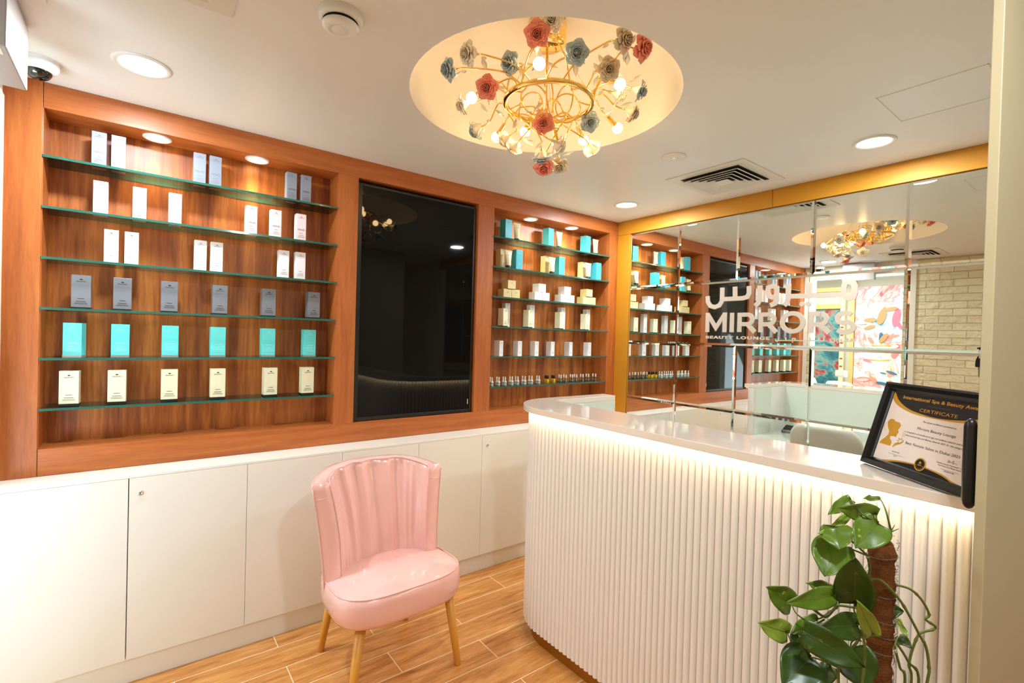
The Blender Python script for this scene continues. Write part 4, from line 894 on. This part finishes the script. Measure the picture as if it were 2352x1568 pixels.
# ================================================================ CHANDELIER
cl=thing('flower_chandelier','gold chandelier with porcelain roses, round bulbs and crystals under the ceiling recess','chandelier',(-1.85,-1.18,0))
AX=Vector((-1.85,-1.18,0))
def rel(p): return Vector(p)-AX
m=MB(); m.lathe([(.001,2.70),(.070,2.70),(.078,2.708),(.078,2.78),(.074,2.7995)],n=40); m.lathe([(.004,2.694),(.004,2.70)],(.05,0,0),10); m.build('canopy',M['gold'],cl)
RZ,RRG=2.455,.178; rc=Vector((0,-.02,0))
m=MB(); m.tube([rc+Vector((RRG*cos(2*pi*k/64),RRG*sin(2*pi*k/64),RZ)) for k in range(64)],.0105,14,closed=True); m.build('ring',M['gold'],cl)
m=MB()
for k in range(4):
    a=pi/4+pi/2*k; m.tube([(.05*cos(a),.05*sin(a),2.70),rc+Vector((RRG*cos(a),RRG*sin(a),RZ+.01))],.0012,6)
m.build('suspension_wire',M['gold'],cl)
m=MB(); m.tube([(.0,0,2.70),(0.0,-.005,2.50),(-.0,-.01,2.40)],.0035,8)
for k in range(7):
    a=2*pi*k/7+.3; b=Vector((cos(a),sin(a),0)); s_=Vector((-sin(a),cos(a),0))
    c0=rc+b*.075+Vector((0,0,RZ-.01)); pts=[rc+b*RRG+Vector((0,0,RZ))]+[c0+b*.055*cos(t)+Vector((0,0,.060*sin(t)))+s_*.02*sin(t*.5) for t in [j*2*pi/14+.4 for j in range(15)]]
    m.tube(catmull(pts,2),.0032,7)
m.build('curled_wire',M['gold'],cl)
# rose
def rose_mesh(name,mat):
    m=MB(); 
    def petal(r0_,r1_,z0_,z1_,a,wd,curl,tw=0):
        P=[]
        for i in range(9):
            v=i/8; r=r0_+(r1_-r0_)*v; z=z0_+(z1_-z0_)*v**.8-curl*max(0,v-.6)**2*3
            hw=wd*((.45+.55*(v/.62)**.8) if v<.62 else max(.05,1-((v-.62)/.40)**4)**.5); row=[]
            for k in range(9):
                s=-1+k/4; aa=a+s*hw+tw*v; rr_=r*(1-.07*s*s*v)+.0012*sin(4*s+a*3)*v
                row.append(Vector((rr_*cos(aa),rr_*sin(aa),z+.004*s*s*v*(1-v)+.0016*sin(6*s+a)*v*v)))
            P.append(row)
        m.grid(P)
    for k in range(5): petal(.008,.052,0,.004,2*pi*k/5,.60,.018)
    for k in range(5): petal(.008,.042,.001,.016,2*pi*k/5+.62,.58,.020)
    for k in range(5): petal(.009,.031,.002,.027,2*pi*k/5+.3,.62,.018)
    for k in range(4): petal(.010,.021,.003,.034,2*pi*k/4+.9,.80,.012)
    for k in range(3): petal(.008,.0125,.004,.036,2*pi*k/3+.4,1.0,.006,.3)
    for k in range(3): petal(.0035,.0060,.006,.033,2*pi*k/3,1.1,0,.5)
    o=m.build(name,mat,None,solid=.0014)
    b=MB(); b.lathe([(.003,-.036),(.006,-.030),(.017,-.012),(.027,0),(.020,.002)],n=20,cap=False); c=b.build('calyx',M['petal_white'],o)
    return o
RP={}
for k in ('pink','blue','beige','white'): RP[k]=[rose_mesh('rose',M['petal_'+k]),0]
colr=dict(p='pink',b='blue',w='white'); colo={'w1':'beige','w6':'beige','w8':'beige','w2':'blue','w4':'beige','w5':'white'}
CAMR=CAMP-AX; facing=('p1','p2','p3','w1','b3','p5','b2')
RL={'pink':'coral rose','blue':'grey-blue rose','beige':'beige rose','white':'white rose'}
ends=[]
for k,p in CH.items():
    if k[0]=='L': continue
    kind=colo.get(k,colr[k[0]]); pr,used=RP[kind]
    if used: o=copy_tree(pr)
    else: o=pr; RP[kind][1]=1
    o.name='rose'; o.parent=cl; p=rel(p); o['label']=RL[kind]
    out=Vector((p.x,p.y,0)); out=(out.normalized() if out.length>.05 else Vector((-.6,-.7,0))); 
    d=(out*1.0+Vector((0,0,-.35))).normalized()
    if k in facing: d=(d*.25+(CAMR-p).normalized()).normalized()
    if k in ('p5','w8','b6'): d=((CAMR-p).normalized()*.55+Vector((0,0,-.6))).normalized()
    if k=='b6': d=Vector((.3,.2,-1)).normalized()
    q=d.to_track_quat('Z','Y'); o.rotation_euler=(q.to_matrix()@Matrix.Rotation(random.uniform(0,1.2),3,'Z')).to_euler(); o.location=p-d*.012; o.scale=(.88,)*3 if kind!='pink' else (.93,)*3
    ends.append((p-d*.045,d))
bprot=None
for k,p in CH.items():
    if k[0]!='L': continue
    p=rel(p); out=Vector((p.x,p.y,0)); out=out.normalized() if out.length>.05 else Vector((1,0,0)); d=(out*.7+Vector((0,0,-.5))).normalized()
    if bprot is None:
        m=MB(); m.lathe([(.0005,.024)]+[(.0225*sin(t),.0+.0225*-cos(t)) for t in [pi-.02-j*(pi-.45)/12 for j in range(13)]],n=24,cap=False); bl=m.build('bulb',M['bulb'],cl)
        b=MB(); b.lathe([(.006,-.075),(.0095,-.072),(.0095,-.024),(.013,-.022),(.0125,-.016)],n=18); b.build('bulb_socket',M['gold'],bl); bprot=bl; o=bl
    else: o=copy_tree(bprot)
    o.parent=cl; o.name='bulb'; o.location=p; o.rotation_euler=d.to_track_quat('Z','Y').to_euler(); ends.append((p-d*.07,d))
# arms from the ring
for i,(e,d) in enumerate(ends):
    a=atan2(e.y-rc.y,e.x-rc.x)+ (.45 if i%2 else -.45)*(1 if hypot(e.x,e.y)>.1 else 2)
    s0=rc+Vector((RRG*cos(a),RRG*sin(a),RZ)); mid=s0.lerp(e,.5)+Vector((0,0,.035 if e.z>2.4 else -.0)); 
    mid2=e-d*.05
    m=MB(); pts=catmull([s0,mid*.6+s0*.4+Vector((0,0,.012)),mid2,e],6); m.tube(pts,[.0034]*(len(pts)-4)+[.0028]*3+[.0042],7); m.build('arm',M['gold'],cl)
# crystals
m=MB(); n=6; L_=.028; 
prof=[(.0005,-L_),(.0085,-.010),(.0105,0),(.0085,.010),(.0005,L_)]; m.lathe(prof,n=6,smooth=False,cap=False); cp=m.build('crystal_drop',M['crystal'],cl)
for v in cp.data.vertices: v.co.y*=.45
cnt_=0
for i,(e,d) in enumerate(ends):
    for j in range(3):
        o=cp if cnt_==0 else cp.copy()
        if cnt_: COL.objects.link(o); o.parent=cl
        cnt_+=1; a=random.uniform(0,6.28); off=Vector((cos(a),sin(a),random.uniform(-.9,.5)))*random.uniform(.030,.045)
        o.location=e-d*.03+off; o.rotation_euler=off.to_track_quat('Z','Y').to_euler()
        if cnt_>=84: break

# ================================================================ CEILING FITTINGS
def downlight(x,y,r,label):
    t=thing('ceiling_downlight',label,'light',(x,y,H),'round ceiling downlights')
    m=MB(); m.lathe([(r,0),(r,-.003),(r*.93,-.008),(r*.80,-.005),(r*.75,.0)],n=48,cap=False); m.build('trim_ring',M['trimwhite'],t)
    m=MB(); m.lathe([(r*.75,-.0015),(.001,-.0015)],n=48,cap=False); m.build('diffuser',M['lamp'],t)
    a=area('downlight_beam',(0,0,-.010),r*1.5,P_DOWN*(r/.09)**2,(.86,.94,1)); a.parent=t
downlight(-3.172,-.42,.092,'round white ceiling downlight near the doorway above the large niche')
downlight(-.41,-1.895,.088,'round white ceiling downlight in front of the mirrors beside the access panel')
downlight(-.394,-.40,.088,'round white ceiling downlight in the corner above the small niche')
downlight(-2.4,-2.75,.09,'round white ceiling downlight behind the chandelier, towards the viewer')
t=thing('smoke_detector','round white smoke detector on the ceiling between vent and chandelier','detector',(-2.69,-1.19,H)); t.scale=(1.17,1.17,1.1)
m=MB(); m.lathe([(.056,0),(.056,-.012),(.050,-.020),(.044,-.022)],n=40,cap=False); m.build('base',M['trimwhite'],t)
m=MB(); m.lathe([(.044,-.020),(.040,-.022),(.040,-.030)],n=32,cap=False); m.build('vent_slot',M['gapshade'],t)
m=MB(); m.lathe([(.046,-.030),(.046,-.034),(.038,-.043),(.026,-.045),(.025,-.0435),(.018,-.0435),(.017,-.045),(.001,-.0455)],n=40); m.build('sensor_cap',M['trimwhite'],t)
t=thing('dome_camera','white dome security camera with smoked bubble above the cherry wall unit','camera',(-3.475,-.21,H))
m=MB(); m.lathe([(.058,0),(.058,-.008),(.056,-.010),(.058,-.014),(.056,-.030),(.046,-.040),(.036,-.043)],n=40,cap=False); m.build('housing',M['trimwhite'],t)
m=MB(); m.lathe([(.038*cos(a),-.040-.034*sin(a)) for a in [i*pi/2/8 for i in range(9)]],n=32,cap=False); m.build('smoked_bubble',M['smoke'],t)
m=MB(); m.lathe([(.022,-.040),(.022,-.056),(.012,-.062),(.001,-.062)],n=20); m.build('lens',M['black'],t)
t=thing('emergency_light','small round white ceiling unit with green indicator near the vent','light',(-.942,-1.167,H))
m=MB(); m.lathe([(.062,0),(.062,-.004),(.056,-.007),(.001,-.008)],n=40); m.build('cover',M['trimwhite'],t)
m=MB(); m.lathe([(.004,-.0085),(.001,-.0095)],n=10); m.build('indicator',M['green_led'],t)
m=MB(); m.lathe([(.0025,-.0075),(.001,-.0088)],(.018,-.012,0),10); m.build('test_button',M['inkgrey'],t)
def vent(x,y,label,sz=.24):
    t=thing('ceiling_vent',label,'vent',(x,y,H),'square ceiling air vents')
    m=MB(); m.box(-sz,sz,-sz,sz,-.0045,-.0005); m.build('outer_flange',M['grille'],t,bevel=.001)
    m=MB(); q=sz*.74; m.box(-q,q,-q,q,-.0055,-.0046); m.build('throat_shade',M['gapshade'],t)  # black sheet in place of the shaded vent cavity, ceiling is solid above
    for k in range(5):
        a=q*(1-.185*k); b_=a-.017 if k<4 else .0; m=MB()
        ring=lambda r,z:[Vector((-r,-r,z)),Vector((r,-r,z)),Vector((r,r,z)),Vector((-r,r,z))]
        if k<4:
            A_=ring(a-.030,-.006); B_=ring(a-.001,-.022); C_=ring(a-.005,-.023); D_=ring(a-.033,-.007)
            vs=A_+B_+C_+D_; fs=[]
            for j in range(4):
                for i in range(4): fs.append((j*4+i,j*4+(i+1)%4,((j+1)%4)*4+(i+1)%4,((j+1)%4)*4+i))
            m.add(vs,fs)
        else: m.box(-a+.004,a-.004,-a+.004,a-.004,-.022,-.019)
        m.build('louvre',M['grille'],t)
vent(-.42,-1.155,'square white louvred air vent between chandelier and mirrors')
vent(-3.19,-1.20,'square white louvred air vent near the doorway')
M['signshade']=pm('sign_plastic_shaded',(164,154,148),.4)  # greyer than the white sign, its shaded side is put into the colour
# hanging sign plate at the doorway
t=thing('hanging_sign','slim white box sign hanging from the ceiling in front of the doorway','sign',(-3.502,-.62,2.36))
m=MB(); m.box(-.032,.032,-.16,.16,-.10,.100); m.build('casing',M['signshade'],t,bevel=.004)
m=MB(); m.box(-.022,.018,-.155,-.10,-.1008,-.1002); lb=m.build('rating_label',M['paper'],t); 
m=MB(); m.box(-.018,-.004,-.150,-.135,-.1013,-.1009); m.build('red_mark',M['petal_pink'],lb)
m=MB(); m.box(-.014,.014,-.03,.03,.100,.1075); m.box(-.03,.10,-.20,-.05,.100,.1075); m.build('ceiling_bracket',M['trimwhite'],t,bevel=.003)

# ================================================================ POTTED POTHOS
pl=thing('potted_pothos','climbing pothos plant on a coir pole in a pot before the fluted counter','plant',(-1.93,-2.38,0))
B0=Vector((-1.93,-2.38,0)); q=lambda p:Vector(p)-B0
m=MB(); m.lathe([(.085,0),(.095,.01),(.125,.24),(.13,.25),(.12,.25),(.115,.225)],n=40); m.build('pot',M['pot'],pl)
m=MB(); m.lathe([(.116,.225),(.001,.235)],n=32,cap=False); m.build('soil',M['soil'],pl)
top_=Vector(POLE[0])-B0; m=MB(); rows_=[]
for i in range(110):
    z=.22+(top_.z-.22)*i/109; x=top_.x+(.0)*(1-i/109); y=top_.y
    r=.0235+.0015*sin(i*.55)+.0012*sin(i*1.7+1); 
    if i>104: r*=[.94,.84,.68,.42,.04][i-105]
    rows_.append([Vector((x+(r+random.uniform(-.0011,.0011))*cos(2*pi*k/26),y+(r+random.uniform(-.0011,.0011))*sin(2*pi*k/26),z)) for k in range(26)])
    rows_[-1].append(rows_[-1][0])
m.grid(rows_); po=m.build('coir_pole',M['coir'],pl)
m=MB()
for i in range(900):                       # loose fibres
    a=random.uniform(0,6.283); z=random.uniform(.45,top_.z-.004); r=.0243; p=Vector((top_.x+r*cos(a),top_.y+r*sin(a),z)); a2=a+random.uniform(-.9,.9)
    b_=Vector((top_.x+(r+random.uniform(-.0005,.004))*cos(a2),top_.y+(r+random.uniform(-.0005,.004))*sin(a2),z+random.uniform(-.02,.02))); c_=(p+b_)/2+Vector((cos(a),sin(a),0))*.004
    m.tube([p,c_,b_],.00035,3,cap=False)
fb=m.build('coir_fibres',M['coir'],po); fb['kind']='stuff'
m=MB()
for z in (1.062,.985,.93,.897,.86):
    m.tube([Vector((top_.x+.0262*cos(2*pi*k/24),top_.y+.0262*sin(2*pi*k/24),z+.004*sin(2*pi*k/24+z*20))) for k in range(24)],.0005,5,closed=True)
m.build('tie_string',M['inkgrey'],po)
for v in VINES:
    pts=[q(p) for p in v]
    if v in VINES[:5]: e=pts[-1]; pts+= [Vector((e.x*.6,e.y*.6,.5)),Vector((e.x*.3,e.y*.3+.02,.235))]
    P=catmull(pts,6); m=MB(); m.tube(P,[.0026+(.0009 if i%9==0 else 0) for i in range(len(P))],8); m.build('vine_stem',M['stem'],pl)
m=MB()
for (a,b) in (((-1.935,-2.405,1.121),(-1.928,-2.41,1.136)),((-1.935,-2.405,1.121),(-1.920,-2.415,1.128))): m.tube([q(a),q(b)],[.0015,.0006],6)
m.build('growing_tip',M['stem'],pl)
def leaf(base,tip,wd,mat,tilt=0,fold=.25,droop=.12,view=None):
    base,tip=Vector(base),Vector(tip); ax=(tip-base); Ln=ax.length; ax.normalize(); toc=(CAMP-B0-(base+tip)/2).normalized()
    side=ax.cross(toc).normalized(); nrm=side.cross(ax).normalized()
    side=(side*cos(tilt)+nrm*sin(tilt)).normalized(); nrm=side.cross(ax).normalized()
    if nrm.dot(toc)<0: nrm=-nrm
    P=[]; NU,NS=16,10
    for i in range(NU+1):
        u=i/NU; hw=wd/2*(sin(pi*u**.60)**.62)*1.02 if 0<u<1 else 0
        if u>.6: hw*=1-.35*((u-.6)/.4)**1.5
        row=[]
        for k in range(NS+1):
            s=-1+2*k/NS; y=u-.15*abs(s)**1.3*(1-u)**3*(1 if u>0 else 0)
            z=fold*wd*.5*abs(s)**1.2*(1-.3*u)-droop*Ln*(u-.5)**2*1.6+.004*sin(u*9+s*2)*abs(s)
            row.append(base+ax*(Ln*y)+side*(hw*s)+nrm*z*.8)
        P.append(row)
    m=MB(); m.grid(P); o=m.build('leaf',mat,pl,solid=.0006)
    rb=MB(); rb.tube([base+ax*(Ln*u)+nrm*(-droop*Ln*(u-.5)**2*1.28+.0006) for u in [j/10 for j in range(10)]],[.0006*(1-j/11) for j in range(10)],5); rb.build('midrib',M['stem'],o)
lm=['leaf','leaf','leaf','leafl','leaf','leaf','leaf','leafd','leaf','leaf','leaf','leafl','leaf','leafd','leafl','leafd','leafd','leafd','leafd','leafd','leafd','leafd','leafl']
tl=[.7,.15,.2,.5,.1,0,.05,0,.4,.3,.1,.1,.3,.15,.2,.2,.1,0,0,.2,.2,.1,.5]
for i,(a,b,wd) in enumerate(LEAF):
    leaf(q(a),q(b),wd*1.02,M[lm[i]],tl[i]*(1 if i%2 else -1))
    pe=[q(a)]+[q(p) for p in PET[i][1:]]; P=catmull(pe,6); m=MB(); m.tube(P,[.0013+.0008*j/len(P) for j in range(len(P))],7); m.build('leaf_stalk',M['stem'],pl)

# ================================================================ ADJOINING SALON (seen in the mirrors)
XS=-6.2
t=thing('floral_mural','pale pink and aqua floral mural glowing on the salon wall, seen in the mirrors','mural',(0,0,0))
m=MB(); m.box(XS-.05,XS,-.50,.262,.2,2.46); m.build('mural_board',M['mural_pink'],t)
pc=[pm('mural_rose',(232,120,140),.5),pm('mural_coral',(240,150,130),.5),pm('mural_navy',(70,110,150),.5),pm('mural_blush',(248,196,196),.5),pm('mural_orange',(226,150,96),.5)]
for q_ in range(5):
    m=MB()
    for k in range(6):
        y=random.uniform(-.36,.14); z=random.uniform(.6,2.1); a=random.uniform(0,pi); l=random.uniform(.05,.15); w_=l*random.uniform(.25,.45)
        if q_==2: l*=.7; w_*=.6
        m.prism([(l*cos(t_)*cos(a)-w_*sin(t_)*sin(a), l*cos(t_)*sin(a)+w_*sin(t_)*cos(a)) for t_ in [2*pi*j/14 for j in range(14)]],(XS+.0006*(q_*9+k+1),y,z),(0,1,0),(0,0,1),(1,0,0),-.001,0)
    m.build('painted_petals',pc[q_],t)
t=thing('floral_mural','dark teal and crimson floral panel under a gold rail, seen in the mirrors','mural',(0,0,0))
m=MB(); m.box(XS-.05,XS-.02,.46,1.3,.2,2.10); m.build('mural_board',M['mural_teal'],t)
m=MB(); m.box(XS-.05,XS+.01,.45,1.4,2.12,2.20); m.box(XS-.05,XS+.01,.45,1.4,2.41,2.48); m.build('gold_rail',M['goldframe'],t)
t=tag(part('gold_post',M['goldframe'],None,(XS-.05,XS+.03,.268,.325,0,2.595)),'narrow gold post between the two floral murals in the salon','post')
t=thing('lit_column','cream column with red marks beside the gold post in the salon','column',(XS,.437,0))
m=MB(); m.box(-.03,.03,-.032,.032,0,2.3); m.build('shaft',pm('cream_column',(250,232,176),.5),t)
m=MB()
for k in range(9): m.box(.030,.032,-.022,.022,.75+.13*k,.775+.13*k)
m.build('red_marks',pm('red_mark',(190,60,40),.5),t)
def salon_chair(x,y,lab,rot=0):
    t=thing('salon_chair',lab,'chair',(x,y,0)); t.rotation_euler=(0,0,rot)
    m=MB(); P=[]
    for i in range(9):
        v=i/8; P.append([Vector((-.02-.16*v, (.21+.02*v-.10*max(0,v-.7))*(-1+2*k/8), .55+.42*v-.02*(-1+2*k/8)**2)) for k in range(9)])
    m.grid(P); m.build('backrest',M['chairwhite'],t,solid=.08,subsurf=1)
    m=MB(); m.box(-.24,-.16,-.08,.08,1.03,1.13); m.build('headrest',M['chairwhite'],t,bevel=.02)
    m=MB(); m.box(-.02,.45,-.22,.22,.42,.54); m.build('seat',M['chairwhite'],t,bevel=.03)
    for s in (-1,1):
        m=MB(); m.box(.02,.36,s*.25-.03,s*.25+.03,.66,.71); m.box(.16,.20,s*.25-.02,s*.25+.02,.45,.66); m.build('armrest',M['chairwhite'],t,bevel=.01)
    m=MB(); m.lathe([(.24,0),(.24,.02),(.05,.04),(.04,.06),(.04,.42)],(.2,0,0),24); m.build('pedestal',M['chrome'],t)
salon_chair(-5.6,.66,'cream reclining salon chair in front of the dark teal mural',radians(-60))
salon_chair(-5.0,.16,'white rounded salon chair in front of the gold post',radians(20))
for z,y,lab in ((1.50,-.13,'upper glowing crystal wall lamp on the pink floral mural'),(1.27,-.12,'lower glowing crystal wall lamp on the pink floral mural')):
    t=thing('wall_lamp',lab,'lamp',(XS+.10,y,z),'crystal lamps on the mural')
    m=MB(); m.lathe([(.12,0),(.12,.03),(.10,.035),(.001,.035)],n=32); m.build('gold_band',M['goldframe'],t)
    m=MB(); m.lathe([(.11,-.002),(.08,-.04),(.001,-.05)],n=32); m.build('lit_crystal',M['lampwarm'],t)
    m=MB(); m.box(-.09,-.02,-.015,.015,.005,.03); m.build('bracket',M['goldframe'],t)
# framed picture on the wall behind the viewer (faint reflection in the screen)
t=thing('wall_picture','wood-framed dark picture on the rear wall, faintly mirrored in the black screen','picture',(-1.35,-4.985,1.55))
m=MB(); m.box(-.42,.42,-.012,.012,-.55,.55); m.build('frame',M['wood_v'],t,bevel=.004)
m=MB(); m.box(-.33,.33,.012,.016,-.46,.46); m.build('picture_sheet',M['inkgrey'],t)

for o in sc.objects:
    if 'used' in o: del o['used']
